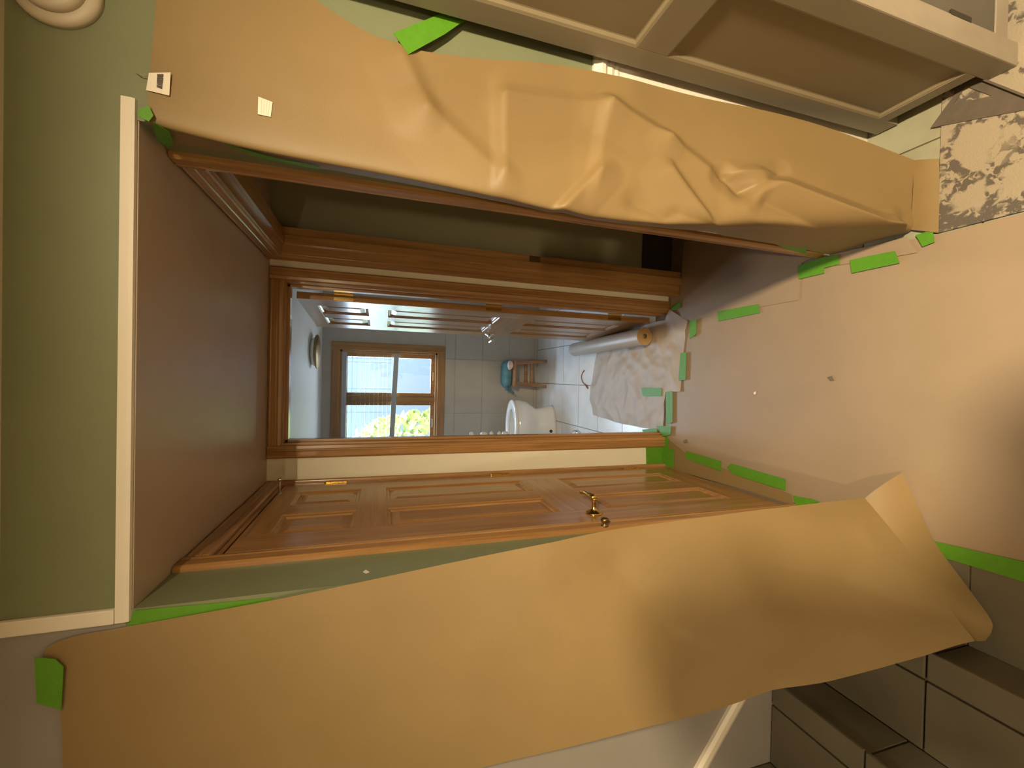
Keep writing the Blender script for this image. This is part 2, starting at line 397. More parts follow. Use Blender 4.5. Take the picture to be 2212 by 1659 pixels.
# ------------------------------------------------------------------ oak casings and jambs
CAS = [(0, 0.0), (0, 0.010), (0.004, 0.0145), (0.016, 0.017), (0.019, 0.0135), (0.024, 0.0135), (0.027, 0.016), (0.046, 0.0135), (0.050, 0.0155), (0.057, 0.0105), (0.057, 0.0)]
def casing(root, origin, across, outward, along, length, mat, wd=0.057):
    o, a, n = Vector(origin), Vector(across), Vector(outward)
    return autosmooth(part(MB().prism([o + a * (u * wd / 0.057) + n * d for u, d in CAS], Vector(along) * length), 'casing_board', mat, root), 25)
# bathroom doorway (far wall, faces -Y)
t6 = sroot('trim_6', (0.05, YF, 0))
casing(t6, (-0.326, YF, 0), (-1, 0, 0), (0, -1, 0), (0, 0, 1), ZC - 0.003, M['oakz'], 0.060)
casing(t6, (0.424, YF, 0), (1, 0, 0), (0, -1, 0), (0, 0, 1), ZC - 0.003, M['oakz'], 0.059)
casing(t6, (-0.326, YF, 2.061), (0, 0, 1), (0, -1, 0), (1, 0, 0), 0.75, M['oakx'], 0.058)
part(MB().box(-0.333, -0.318, YF - 0.001, BY0 + 0.012, 0, 2.07, 0.001), 'jamb', M['oakz'], t6)
part(MB().box(0.415, 0.430, YF - 0.001, BY0 + 0.012, 0, 2.07, 0.001), 'jamb', M['oakz'], t6)
part(MB().box(-0.318, 0.415, YF - 0.001, BY0 + 0.012, 2.055, 2.07, 0.001), 'head_jamb', M['oakx'], t6)
part(MB().box(-0.318, -0.306, 2.165, 2.205, 0, 2.055, 0.001), 'door_stop', M['oakz'], t6)
part(MB().box(0.403, 0.415, 2.165, 2.205, 0, 2.055, 0.001), 'door_stop', M['oakz'], t6)
part(MB().box(-0.318, 0.415, 2.165, 2.205, 2.043, 2.055, 0.001), 'door_stop', M['oakx'], t6)
# closed door (left wall, faces +X)
t7 = sroot('trim_7', (XL, 1.7, 0))
casing(t7, (XL, 1.300, 0), (0, -1, 0), (1, 0, 0), (0, 0, 1), ZC - 0.003, M['oakz'], 0.066)
casing(t7, (XL, 2.104, 0), (0, 1, 0), (1, 0, 0), (0, 0, 1), ZC - 0.003, M['oakz'], 0.027)
casing(t7, (XL, 1.300, 2.058), (0, 0, 1), (1, 0, 0), (0, 1, 0), 0.804, M['oaky'], 0.061)
part(MB().box(XL - 0.115, XL + 0.001, 1.312, 1.330, 0, 2.055, 0.001), 'jamb', M['oakz'], t7)
part(MB().box(XL - 0.115, XL + 0.001, 2.0965, 2.1075, 0, 2.055, 0.001), 'jamb', M['oakz'], t7)
part(MB().box(XL - 0.115, XL + 0.001, 1.330, 2.0965, 2.043, 2.057, 0.001), 'head_jamb', M['oaky'], t7)
part(MB().box(XL - 0.06, XL - 0.038, 1.330, 1.345, 0, 2.043), 'door_stop', M['oakz'], t7)
# open doorway (right wall, faces -X)
t8 = sroot('trim_8', (XR, 1.6, 0))
casing(t8, (XR, 1.238, 0), (0, -1, 0), (-1, 0, 0), (0, 0, 1), ZC - 0.003, M['oakz'], 0.052)
casing(t8, (XR, 2.030, 0), (0, 1, 0), (-1, 0, 0), (0, 0, 1), ZC - 0.003, M['oakz'], 0.060)
casing(t8, (XR, 1.238, 2.058), (0, 0, 1), (-1, 0, 0), (0, 1, 0), 0.792, M['oaky'], 0.060)
part(MB().box(XR - 0.001, XR + 0.116, 1.224, 1.238, 0, 2.07, 0.001), 'jamb', M['oakz'], t8)
fj = part(MB().box(XR - 0.001, XR + 0.116, 2.026, 2.041, 0, 2.07, 0.001), 'jamb', M['oakz'], t8)
part(MB().box(XR - 0.001, XR + 0.116, 1.238, 2.026, 2.053, 2.07, 0.001), 'head_jamb', M['oaky'], t8)
part(MB().box(XR + 0.040, XR + 0.078, 2.013, 2.026, 0, 2.053, 0.001), 'door_stop', M['oakz'], t8)
part(MB().box(XR + 0.040, XR + 0.078, 1.238, 2.013, 2.041, 2.053, 0.001), 'door_stop', M['oaky'], t8)
sp = part(MB().box(XR + 0.082, XR + 0.112, 2.0245, 2.0262, 0.865, 0.925), 'strike_plate', M['darkbrass'], t8)

# ------------------------------------------------------------------ six-panel doors (local: hinge at y=0, face at x=0 looking -X)
def panel_mesh(y0, y1, z0, z1, T):
    mb = MB()
    def loop(i, x): return [(x, y0 + i, z0 + i), (x, y1 - i, z0 + i), (x, y1 - i, z1 - i), (x, y0 + i, z1 - i)]
    for side in (0, 1):
        X = (lambda d: d) if side == 0 else (lambda d: T - d)
        rings = [loop(0.0, X(0.0)), loop(0.004, X(0.004)), loop(0.012, X(0.0065)), loop(0.016, X(0.0125)), loop(0.020, X(0.0125)), loop(0.045, X(0.0045))]
        mb.loft(rings, cap0=False, cap1=True)
    return mb
def six_panel_door(root, W, H, T, mats):
    mz, my = mats
    s = W / 0.755
    c = [(0.130 * s, 0.322 * s), (0.437 * s, 0.628 * s)]
    rows = [(0.155, 0.765), (0.965, 1.600), (1.706, 1.955)]
    def bx(n, y0, y1, z0, z1, m): lpart(MB().box(0, T, y0, y1, z0, z1, 0.0008), n, m, root)
    bx('stile', 0, c[0][0], 0.012, H, mz); bx('stile', c[1][1], W, 0.012, H, mz)
    zs = [0.012, rows[0][0], rows[0][1], rows[1][0], rows[1][1], rows[2][0], rows[2][1], H]
    for i in range(0, 8, 2): bx('rail', c[0][0], c[1][1], zs[i], zs[i + 1], my)
    for r in rows:
        bx('mullion', c[0][1], c[1][0], r[0], r[1], mz)
        for cc in c: lpart(panel_mesh(cc[0], cc[1], r[0], r[1], T), 'panel', mz, root)
def hinge(root, y, z, x=0.0, mat=None, h=0.09, leaf=0.03, edge=False):
    hp = lpart(MB().box(x - 0.0015, x + 0.0, y, y + leaf, z - h / 2, z + h / 2) if not edge else MB().box(x, x + leaf, y - 0.0015, y, z - h / 2, z + h / 2), 'hinge', mat, root)
    mb = MB()
    for k in range(5): mb.lathe((x - 0.004, y - 0.004, z - h / 2 + k * h / 5 + 0.0006), (0, 0, 1), [(0.0055, 0), (0.0055, h / 5 - 0.0012)], 12)
    mb.lathe((x - 0.004, y - 0.004, z + h / 2), (0, 0, 1), [(0.004, 0), (0.0065, 0.002), (0.005, 0.006), (0, 0.008)], 12)
    lpart(mb, 'hinge_pin', mat, hp)
# bathroom door, standing open
d1 = sroot('door_1', (0.372, 2.286, 0.004), math.radians(5.0))
six_panel_door(d1, 0.70, 2.035, 0.035, (M['oakz'], M['oaky']))
for z in (0.265, 1.035, 1.82): 
    hp = lpart(MB().box(0.003, 0.033, -0.0016, 0.0005, z - 0.045, z + 0.045), 'hinge', M['brass'], d1)
    mb = MB()
    for k in range(5): mb.lathe((0.041, -0.006, z - 0.045 + k * 0.018 + 0.0006), (0, 0, 1), [(0.006, 0), (0.006, 0.0168)], 12)
    mb.box(0.034, 0.041, -0.0065, -0.004, z - 0.045, z + 0.045)
    lpart(mb, 'hinge_pin', M['brass'], hp)
def lever(root, y, z, mat, dirn=-1, rose=0.032):
    h = lpart(MB().lathe((0, y, z), (-1, 0, 0), [(rose, 0), (rose, 0.003), (rose * 0.82, 0.007), (rose * 0.45, 0.012), (0.011, 0.018), (0.0085, 0.030), (0.0085, 0.050), (0.010, 0.056)], 28), 'lever_handle', mat, root, True)
    lpart(MB().tube([(-0.052, y, z), (-0.058, y + dirn * 0.012, z), (-0.060, y + dirn * 0.035, z + 0.003), (-0.058, y + dirn * 0.075, z - 0.001), (-0.052, y + dirn * 0.105, z + 0.004)], [0.012, 0.012, 0.0105, 0.009, 0.007], 12), 'lever', mat, h, True)
    return h
lever(d1, 0.635, 0.90, M['chrome'], -1)
# closed door
d2 = sroot('door_2', (XL + 0.0005, 2.092, 0.004), math.pi)
six_panel_door(d2, 0.755, 2.034, 0.035, (M['oakz'], M['oaky']))
for z in (0.255, 1.03, 1.82): hinge(d2, 0.001, z, 0.0, M['brass'])
lever(d2, 0.675, 0.85, M['brass'], -1, 0.034)
k0 = onX(1306, 1136, XL + 0.014)
part(MB().lathe(k0, (1, 0, 0), [(0.013, 0), (0.013, 0.004), (0.007, 0.006), (0.007, 0.012), (0.014, 0.016), (0.014, 0.024), (0.009, 0.028), (0, 0.029)], 16), 'lock_knob', M['darkbrass'], t7, True)
# sprung stop near the top hinge
k1 = onX(604, 1067, XL + 0.014)
rs = part(MB().tube([k1, k1 + Vector((0.055, 0, 0))], 0.0030, 10), 'stop_rod', M['chrome'], t7)
part(MB().lathe(k1 + Vector((0.052, 0, 0)), (1, 0, 0), [(0.004, 0), (0.0085, 0.003), (0.0085, 0.010), (0.005, 0.013), (0, 0.0135)], 16), 'stop_tip', M['chrome'], rs, True)
part(MB().lathe(k1, (1, 0, 0), [(0.008, 0), (0.008, 0.003), (0.003, 0.005)], 16), 'stop_base', M['chrome'], rs, True)

# ------------------------------------------------------------------ window
wn = sroot('window_1', (-0.23, BY1, WZ0))
ok = {'z': M['oakz'], 'x': M['oakx']}
cw = 0.075
part(MB().box(WX0 - cw, WX0, BY1 - 0.018, BY1, WZ0 - cw, WZ1 + cw, 0.003), 'casing_board', ok['z'], wn)
part(MB().box(WX1, WX1 + cw, BY1 - 0.018, BY1, WZ0 - cw, WZ1 + cw, 0.003), 'casing_board', ok['z'], wn)
part(MB().box(WX0, WX1, BY1 - 0.018, BY1, WZ1, WZ1 + cw, 0.003), 'casing_board', ok['x'], wn)
part(MB().box(WX0, WX1, BY1 - 0.018, BY1, WZ0 - cw, WZ0, 0.003), 'casing_board', ok['x'], wn)
fr = part(MB().box(WX0, WX0 + 0.018, BY1 + 0.0, BY1 + 0.11, WZ0, WZ1).box(WX1 - 0.018, WX1, BY1, BY1 + 0.11, WZ0, WZ1).box(WX0, WX1, BY1, BY1 + 0.11, WZ0, WZ0 + 0.018).box(WX0, WX1, BY1, BY1 + 0.11, WZ1 - 0.018, WZ1), 'frame', M['oakx'], wn)
xm = -0.232
part(MB().box(xm - 0.022, xm + 0.022, BY1 + 0.035, BY1 + 0.11, WZ0 + 0.018, WZ1 - 0.018, 0.003), 'mullion', ok['z'], wn)
for x0, x1 in ((WX0 + 0.018, xm - 0.022), (xm + 0.022, WX1 - 0.018)):
    s = part(MB().box(x0, x0 + 0.042, BY1 + 0.045, BY1 + 0.085, WZ0 + 0.02, WZ1 - 0.02, 0.003).box(x1 - 0.042, x1, BY1 + 0.045, BY1 + 0.085, WZ0 + 0.02, WZ1 - 0.02, 0.003)
             .box(x0 + 0.042, x1 - 0.042, BY1 + 0.045, BY1 + 0.085, WZ0 + 0.02, WZ0 + 0.062, 0.003).box(x0 + 0.042, x1 - 0.042, BY1 + 0.045, BY1 + 0.085, WZ1 - 0.062, WZ1 - 0.02, 0.003), 'sash', ok['z'], wn)
    part(MB().box(x0 + 0.040, x1 - 0.040, BY1 + 0.062, BY1 + 0.066, WZ0 + 0.06, WZ1 - 0.06), 'pane', M['glass'], s)
    cx = (x0 + x1) / 2
    part(MB().box(cx - 0.05, cx + 0.04, BY1 + 0.036, BY1 + 0.046, WZ0 + 0.034, WZ0 + 0.048, 0.002), 'sash_lift', M['chrome'], s)
pt = bpy.data.lights.new('window_portal', 'AREA'); pt.shape = 'RECTANGLE'; pt.size = WX1 - WX0; pt.size_y = WZ1 - WZ0
pt.cycles.is_portal = True
po = bpy.data.objects.new('window_portal', pt); COL.objects.link(po); po.location = ((WX0 + WX1) / 2, BY1 + 0.115, (WZ0 + WZ1) / 2); po.rotation_euler = (math.radians(-90), 0, 0)
# venetian blind half way down
vb = thing('venetian_blind', 'white venetian blind lowered over the upper half of the bathroom window', 'blind', (-0.23, BY1 + 0.02, 1.5))
part(MB().box(WX0 + 0.02, WX1 - 0.02, BY1 - 0.004, BY1 + 0.03, 1.962, 2.004, 0.003), 'headrail', M['blind'], vb)
for k in range(11):
    z = 1.952 - k * 0.0413
    part(MB().prism([(WX0 + 0.025, BY1 + 0.0005, z), (WX0 + 0.025, BY1 + 0.014, z + 0.0022), (WX0 + 0.025, BY1 + 0.027, z), (WX0 + 0.025, BY1 + 0.027, z - 0.0012), (WX0 + 0.025, BY1 + 0.014, z + 0.001), (WX0 + 0.025, BY1 + 0.0005, z - 0.0012)], (WX1 - WX0 - 0.05, 0, 0)), 'slat', M['slat'], vb)
zr = 1.475
part(MB().prism([(WX0 + 0.022, BY1 - 0.002, zr + 0.032), (WX1 - 0.022, BY1 - 0.002, zr), (WX1 - 0.022, BY1 - 0.002, zr + 0.046), (WX0 + 0.022, BY1 - 0.002, zr + 0.080)], (0, 0.03, 0)), 'bottom_rail', M['blind'], vb)
for x in (-0.62, -0.36, -0.13, 0.13, 0.165):
    part(MB().tube([(x, BY1 + 0.013, 1.97), (x, BY1 + 0.013, 1.53)], 0.0012, 6), 'ladder_cord', M['slat'], vb)

# outside the window
struct(MB().box(-9, 9, 4.6, 16, -0.7, -0.5).build('floor_garden', M['bounce_ground']))
sh = thing('neighbour_building', 'blue building wall outside the bathroom window, enlarged to cover the bright sky', 'building', (1.0, 10.0, -0.5))
part(MB().box(-1.55, 4.6, 9.0, 11.2, -0.5, 2.75), 'wall', M['siding'], sh)  # raised to hide the overbright sky, near-black so it doesn't burn out
part(MB().prism([(-1.6, 8.85, 2.75), (-1.6, 11.35, 2.75), (-1.6, 10.1, 3.2)], (6.4, 0, 0)), 'roof', M['bathwall'], sh)
mb = MB(); rnd = random.Random(3)
for i in range(1500):
    p = Vector((rnd.gauss(0, 1), rnd.gauss(0, 1), rnd.gauss(0, 1))).normalized() * rnd.uniform(0.75, 1.0)
    c = Vector((-1.20 + p.x * 0.62, 7.4 + p.y * 0.6, 0.85 + p.z * 1.30))
    u = Vector((rnd.uniform(-1, 1), rnd.uniform(-1, 1), rnd.uniform(-1, 1))).normalized(); v = u.orthogonal().normalized()
    s_ = rnd.uniform(0.06, 0.12)
    vs = [mb.bm.verts.new(c + u * s_), mb.bm.verts.new(c + v * s_ * 0.5), mb.bm.verts.new(c - u * s_), mb.bm.verts.new(c - v * s_ * 0.5)]
    mb.bm.faces.new(vs)
hb = thing('garden_shrub', 'yellow-green leafy shrub outside the left window pane', 'shrub', (-1.2, 7.4, -0.5))
f_ = part(mb, 'foliage', M['leaf'], hb); f_['kind'] = 'stuff'
part(MB().tube([(-1.2, 7.4, -0.5), (-1.15, 7.4, 0.2), (-1.25, 7.45, 0.9)], [0.06, 0.05, 0.03], 8), 'trunk', M['stoolwood'], hb)

# ------------------------------------------------------------------ lamps and ceiling fittings
def downlight(pos, power, label):
    lt = thing('recessed_ceiling_light', label, 'ceiling light', pos, group='recessed ceiling lights')
    part(MB().lathe(Vector(pos), (0, 0, -1), [(0.085, 0), (0.085, 0.004), (0.074, 0.007), (0.070, 0.002), (0.070, 0.0)], 36), 'trim_ring', M['white'], lt, True)
    part(MB().lathe(Vector(pos), (0, 0, -1), [(0.069, 0.0), (0.069, 0.002), (0, 0.002)], 36), 'lens', M['lens'], lt)
    ld = bpy.data.lights.new('downlight', 'AREA'); ld.shape = 'DISK'; ld.size = 0.13; ld.energy = power; ld.color = LAMP_COLOR
    lo = bpy.data.objects.new('downlight', ld); COL.objects.link(lo); lo.parent = lt; lo.location = (0, 0, -0.012)
downlight(LAMP_POS, LAMP_POWER, 'round recessed ceiling downlight nearest the hall opening')
downlight(FILL_LAMP_POS, FILL_LAMP_POWER, 'unseen round ceiling downlight added as fill farther back in the front room')

bl = thing('bathroom_ceiling_light', 'small flush ceiling light with brown metal rim in the bathroom', 'ceiling light', (0.185, 3.72, BZ))
part(MB().lathe((0.185, 3.72, BZ), (0, 0, -1), [(0.085, 0), (0.105, 0.006), (0.115, 0.020), (0.112, 0.034), (0.0, 0.036)], 36), 'glass_shade', M['opal'], bl, True)
part(MB().lathe((0.185, 3.72, BZ - 0.034), (0, 0, -1), [(0.10, 0), (0.135, 0.002), (0.138, 0.010), (0.128, 0.018), (0.06, 0.022), (0.0, 0.023)], 36), 'metal_rim', M['darkbrass'], bl, True)

c = onY(127, -18, YH)
sd = thing('smoke_detector', 'round cream smoke detector on the green wall above the hall opening', 'smoke detector', (c.x, YH, c.z))
part(MB().lathe((c.x, YH, c.z), (0, -1, 0), [(0.073, 0), (0.073, 0.010), (0.068, 0.016), (0.056, 0.018)], 40), 'base', M['detector'], sd, True)
part(MB().lathe((c.x, YH - 0.017, c.z), (0, -1, 0), [(0.055, 0), (0.054, 0.010), (0.048, 0.016), (0.0, 0.019)], 40), 'cover', M['detector'], sd, True)
part(MB().lathe((c.x, YH - 0.035, c.z + 0.015), (0, -1, 0), [(0.009, 0), (0.009, 0.003), (0, 0.0035)], 20), 'test_button', M['white'], sd, True)

# ------------------------------------------------------------------ tiled staircase going up to the left
st = thing('tiled_staircase', 'tiled staircase of brown stone tiles climbing beside the papered floor', 'staircase', (-0.75, 0.55, 0))
mbc = MB()
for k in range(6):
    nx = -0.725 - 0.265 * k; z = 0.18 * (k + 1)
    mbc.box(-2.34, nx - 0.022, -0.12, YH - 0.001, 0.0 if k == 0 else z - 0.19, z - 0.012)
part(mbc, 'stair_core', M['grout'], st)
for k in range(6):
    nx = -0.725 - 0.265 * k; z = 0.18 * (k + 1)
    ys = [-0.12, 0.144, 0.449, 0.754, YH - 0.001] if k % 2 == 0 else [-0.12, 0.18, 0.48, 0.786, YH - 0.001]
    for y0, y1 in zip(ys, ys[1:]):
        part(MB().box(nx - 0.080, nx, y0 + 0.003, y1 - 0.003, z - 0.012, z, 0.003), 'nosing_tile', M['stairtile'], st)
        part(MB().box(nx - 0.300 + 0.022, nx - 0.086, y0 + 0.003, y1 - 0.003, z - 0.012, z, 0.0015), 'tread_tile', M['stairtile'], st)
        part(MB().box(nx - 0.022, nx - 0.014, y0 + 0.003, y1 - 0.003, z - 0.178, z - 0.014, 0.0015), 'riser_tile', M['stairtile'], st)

# ------------------------------------------------------------------ rug, cabinet, carpenter's square
rg = MB().box(0.478, 1.95, -0.75, 0.853, 0.0005, 0.008, 0.002).build('area_rug', M['rug'], off=(0.478, 0.85, 0.0005))
tag(rg, 'cream area rug with worn grey ornament beside the papered floor', 'rug')

CX, CY0, CY1, CH, CX1 = 0.875, 0.694, 1.030, 1.95, 1.52
cb = thing('panelled_cabinet', 'tall taupe panelled cabinet standing on legs beside the papered wall', 'cabinet', (CX, CY0, 0.008))
B = lambda n, m, *a, bev=0.0015: part(MB().box(*a, bev), n, m, cb)
B('leg_post', M['cab'], CX, CX + 0.055, CY1 - 0.062, CY1, 0.008, CH)
B('leg_post', M['cab'], CX, CX + 0.004, CY0, CY0 + 0.058, 0.009, CH)
B('leg_post', M['cablit'], CX + 0.0005, CX + 0.062, CY0 - 0.002, CY0 + 0.045, 0.009, CH)
B('leg_post', M['cablit'], CX1 - 0.062, CX1, CY0, CY0 + 0.055, 0.008, CH)
B('leg_post', M['cab'], CX1 - 0.055, CX1, CY1 - 0.062, CY1, 0.008, CH)
for z0, z1 in ((0.058, 0.100), (0.915, 1.010), (CH - 0.07, CH)):
    B('side_rail', M['cab'], CX, CX + 0.022, CY0 + 0.058, CY1 - 0.062, z0, z1)
for z0, z1 in ((0.098, 0.915), (1.010, CH - 0.07)):
    p = part(MB().loft([[(CX + d, CY0 + 0.058 + i, z0 + i), (CX + d, CY1 - 0.062 - i, z0 + i), (CX + d, CY1 - 0.062 - i, z1 - i), (CX + d, CY0 + 0.058 + i, z1 - i)] for i, d in ((0, 0.0005), (0.005, 0.003), (0.009, 0.010), (0.012, 0.011))], cap0=False), 'side_panel', M['cabpanel'], cb)
B('back_panel', M['cab'], CX + 0.01, CX1 - 0.01, CY1 - 0.012, CY1 - 0.002, 0.06, CH - 0.02)
B('bottom_shelf', M['cab'], CX + 0.02, CX1 - 0.02, CY0 + 0.03, CY1 - 0.012, 0.062, 0.08)
B('top_board', M['cab'], CX - 0.015, CX1 + 0.015, CY0 - 0.02, CY1 + 0.003, CH, CH + 0.025)
B('front_rail', M['cablit'], CX + 0.062, CX1 - 0.062, CY0, CY0 + 0.022, 0.052, 0.104)
B('front_rail', M['cablit'], CX + 0.062, CX1 - 0.062, CY0, CY0 + 0.022, CH - 0.07, CH)
xm_ = (CX + CX1) / 2
for x0, x1 in ((CX + 0.064, xm_ - 0.001), (xm_ + 0.001, CX1 - 0.064)):
    dr = B('door', M['cabgrey'], x0, x1, CY0 + 0.002, CY0 + 0.020, 0.106, CH - 0.072)
    for z in (0.25, 1.7):
        part(MB().box(x0 - 0.004 if x0 < xm_ else x1 - 0.010, x0 + 0.010 if x0 < xm_ else x1 + 0.004, CY0 - 0.003, CY0 + 0.002, z - 0.04, z + 0.04, 0.001), 'door_hinge', M['black'], dr)
    part(MB().lathe((x1 - 0.03 if x0 < xm_ else x0 + 0.03, CY0 + 0.002, 1.0), (0, -1, 0), [(0.006, 0), (0.006, 0.012), (0.014, 0.018), (0.012, 0.026), (0, 0.028)], 16), 'door_knob', M['black'], dr, True)

A_, B_, C_ = onZ(2010, 276, 0.011), onZ(2092, 163, 0.011), onZ(2258, 229, 0.011)
h1, h2, h3 = onZ(2086, 186, 0.011), onZ(2142, 207, 0.011), onZ(2060, 225, 0.011)
sq = thing('carpenter_square', 'grey triangular carpenter square with cut-out lying on the rug corner', 'set square', (A_.x, A_.y, 0.0085))
mb = MB(); tri = [A_, B_, C_]; hol = [h3, h1, h2]
lo_ = [mb.bm.verts.new(Vector((p.x, p.y, 0.0085))) for p in tri]; hi_ = [mb.bm.verts.new(Vector((p.x, p.y, 0.0115))) for p in tri]
lh = [mb.bm.verts.new(Vector((p.x, p.y, 0.0085))) for p in hol]; hh = [mb.bm.verts.new(Vector((p.x, p.y, 0.0115))) for p in hol]
for i in range(3):
    j = (i + 1) % 3
    for q in ((lo_[i], lo_[j], hi_[j], hi_[i]), (lh[i], lh[j], hh[j], hh[i]), (hi_[i], hi_[j], hh[j], hh[i]), (lo_[i], lo_[j], lh[j], lh[i])): mb.bm.faces.new(q)
part(mb, 'blade', M['square'], sq)
d_ = (C_ - B_).normalized(); n_ = Vector((d_.y, -d_.x, 0)); n_ = n_ if (A_ - B_).dot(n_) < 0 else -n_
part(MB().prism([B_ + n_ * 0.001 + Vector((0, 0, -0.0025)), B_ + n_ * 0.006 + Vector((0, 0, -0.0025)), B_ + n_ * 0.006 + Vector((0, 0, 0.010)), B_ + n_ * 0.001 + Vector((0, 0, 0.010))], C_ - B_), 'fence', M['square'], sq)

# ------------------------------------------------------------------ papers
def lerp(a, b, t): return a + (b - a) * t
def cr(ps, t):
    n = len(ps) - 1; x = min(max(t * n, 0), n - 1e-9); i = int(x); f = x - i
    p0, p1, p2, p3 = ps[max(i - 1, 0)], ps[i], ps[i + 1], ps[min(i + 2, n)]
    return 0.5 * ((2 * p1) + (p2 - p0) * f + (2 * p0 - 5 * p1 + 4 * p2 - p3) * f * f + (3 * p1 - p0 - 3 * p2 + p3) * f ** 3)
def px(P):
    d = P - CAM; z = d.dot(_F); return (1106 + FPX * d.dot(D2) / z, 829.5 - FPX * d.dot(R2) / z)
def segd(p, a, b):
    ax, ay = a; bx_, by = b; vx, vy = bx_ - ax, by - ay
    t = max(0, min(1, ((p[0] - ax) * vx + (p[1] - ay) * vy) / (vx * vx + vy * vy)))
    cx_, cy_ = ax + t * vx, ay + t * vy
    side = (p[0] - ax) * vy - (p[1] - ay) * vx
    ds = math.hypot(p[0] - cx_, p[1] - cy_)
    return ds, 0.5 + 0.5 * max(-1, min(1, side / math.hypot(vx, vy) / (ds + 2.0))), t
def sheet(cols, nu, nv, folds, nz_amp=0.004, nz_sc=4.0, edge_fade=True):
    """cols: list of column control polylines (top to bottom), returns rows of points"""
    rows = []
    for j in range(nv + 1):
        v = j / nv
        ctrl = [cr(c_, v) for c_ in cols]
        row = []
        for i in range(nu + 1):
            u = i / nu
            P = cr(ctrl, u)
            q = px(P); d = 0.0
            for a_, b_, amp, w1, w2 in folds:
                ds, side, t = segd(q, a_, b_)
                w_ = w2 + (w1 - w2) * side
                k = max(0.0, 1 - ds / w_)
                d += amp * (0.75 * k + 0.25 * k * k * k)
            d += nz_amp * noise.noise(Vector((P.x * nz_sc, 7.3, P.z * nz_sc)))
            row.append(P + Vector((0, -d, 0)))
        rows.append(row)
    return rows
def solid(o, th=0.0007):
    mm = o.modifiers.new('thickness', 'SOLIDIFY'); mm.thickness = th; mm.offset = 0; mm.use_rim = False
    return o

# left sheet on the stair-side corner
Rg = [onY(258, 1358, 1.062), onY(585, 1297, 1.055), onY(1000, 1209, 1.04), onY(1290, 1153, 1.01), onY(1600, 1106, 0.995), onY(1868, 1076, 0.965)]
Lg = [onY(146, 1900, 1.058), onY(500, 1850, 1.05), onY(900, 1700, 1.01), onY(1300, 1595, 0.94), onY(1750, 1482, 0.82), onY(2110, 1386, 0.690)]
def mids(t, top, depth):
    out = [top]
    for k in range(1, 6): out.append(lerp(Rg[k], Lg[k], t) + Vector((0, -depth * math.sin(k / 5 * math.pi * 0.8), 0)))
    return out
cols = [Rg, mids(0.28, onY(98, 1404, 1.060), 0.015), mids(0.5, onY(131, 1540, 1.058), 0.02), mids(0.75, onY(138, 1700, 1.058), 0.015), Lg]
shade_foldsL = [((1340, 1230), (1480, 1380), -0.030, 130, 170), ((1480, 1380), (1680, 1480), -0.022, 110, 110), ((1700, 1230), (1860, 1260), -0.020, 120, 110), ((1850, 1270), (2060, 1340), -0.012, 70, 90),  # broad dents shape in shade where the photographer's shadow falls
          ((1870, 1150), (1890, 1175), 0.005, 25, 20), ((1560, 1180), (1700, 1400), 0.012, 120, 120)]
rows = sheet(cols, 48, 90, shade_foldsL, 0.006, 3.0)
lp = thing('wall_masking_paper', 'large brown paper sheet hung over the wall corner beside the stairs', 'paper', (-0.6, 1.0, 0))
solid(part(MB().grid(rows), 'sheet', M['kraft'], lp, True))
# its foot, creased and turned out over the floor
base = rows[-1]
foot = []
outer = [onZ(1950, 1020, 0.012), onZ(1985, 1098, 0.008), onZ(2020, 1172, 0.008), onZ(2085, 1262, 0.008), onZ(2138, 1335, 0.010), onZ(2142, 1362, 0.014), onZ(2128, 1384, 0.03)]
n = len(base) - 1
for j in range(9):
    t = j / 8
    r_ = []
    for i, P in enumerate(base):
        Q = cr(outer, i / n)
        X = lerp(P, Q, t); X = X + Vector((0, 0, 0.010 * math.sin(t * math.pi)))
        r_.append(X)
    foot.append(r_)
solid(part(MB().grid(foot), 'turned_out_foot', M['kraft'], lp, True))

# right sheet wrapped round the hall corner
W_ = [onX(352, 304, 0.513), onX(560, 340, 0.511), onX(900, 401, 0.508), onY(1250, 470, 1.135), onY(1500, 500, 1.14), onY(1650, 523, 1.145), onZ(1788, 551, 0.012)]
C_c = [onY(318, 250, 1.058), onY(560, 312, 1.050), onY(900, 382, 1.036), onY(1230, 452, 1.022), onY(1470, 478, 1.0), onY(1700, 478, 0.965), onZ(1966, 496, 0.012)]
O_ = [onY(345, -80, 1.062), onY(560, -70, 1.056), onY(868, 100, 1.050), onY(1250, 147, 1.040), onY(1500, 207, 1.028), onY(1740, 261, 0.995), onZ(1974, 346, 0.012)]
M1 = [lerp(C_c[i], O_[i], 0.33) + Vector((0, -0.006 if 0 < i < 6 else 0, 0)) for i in range(7)]
M2 = [lerp(C_c[i], O_[i], 0.67) + Vector((0, -0.004 if 0 < i < 6 else 0, 0)) for i in range(7)]
M1[0] = onY(326, 130, 1.061); M2[0] = onY(335, 30, 1.061)
Wm = [lerp(W_[i], C_c[i], 0.5) + Vector((-0.004, -0.008, 0)) * (1 if 0 < i < 6 else 0) for i in range(7)]
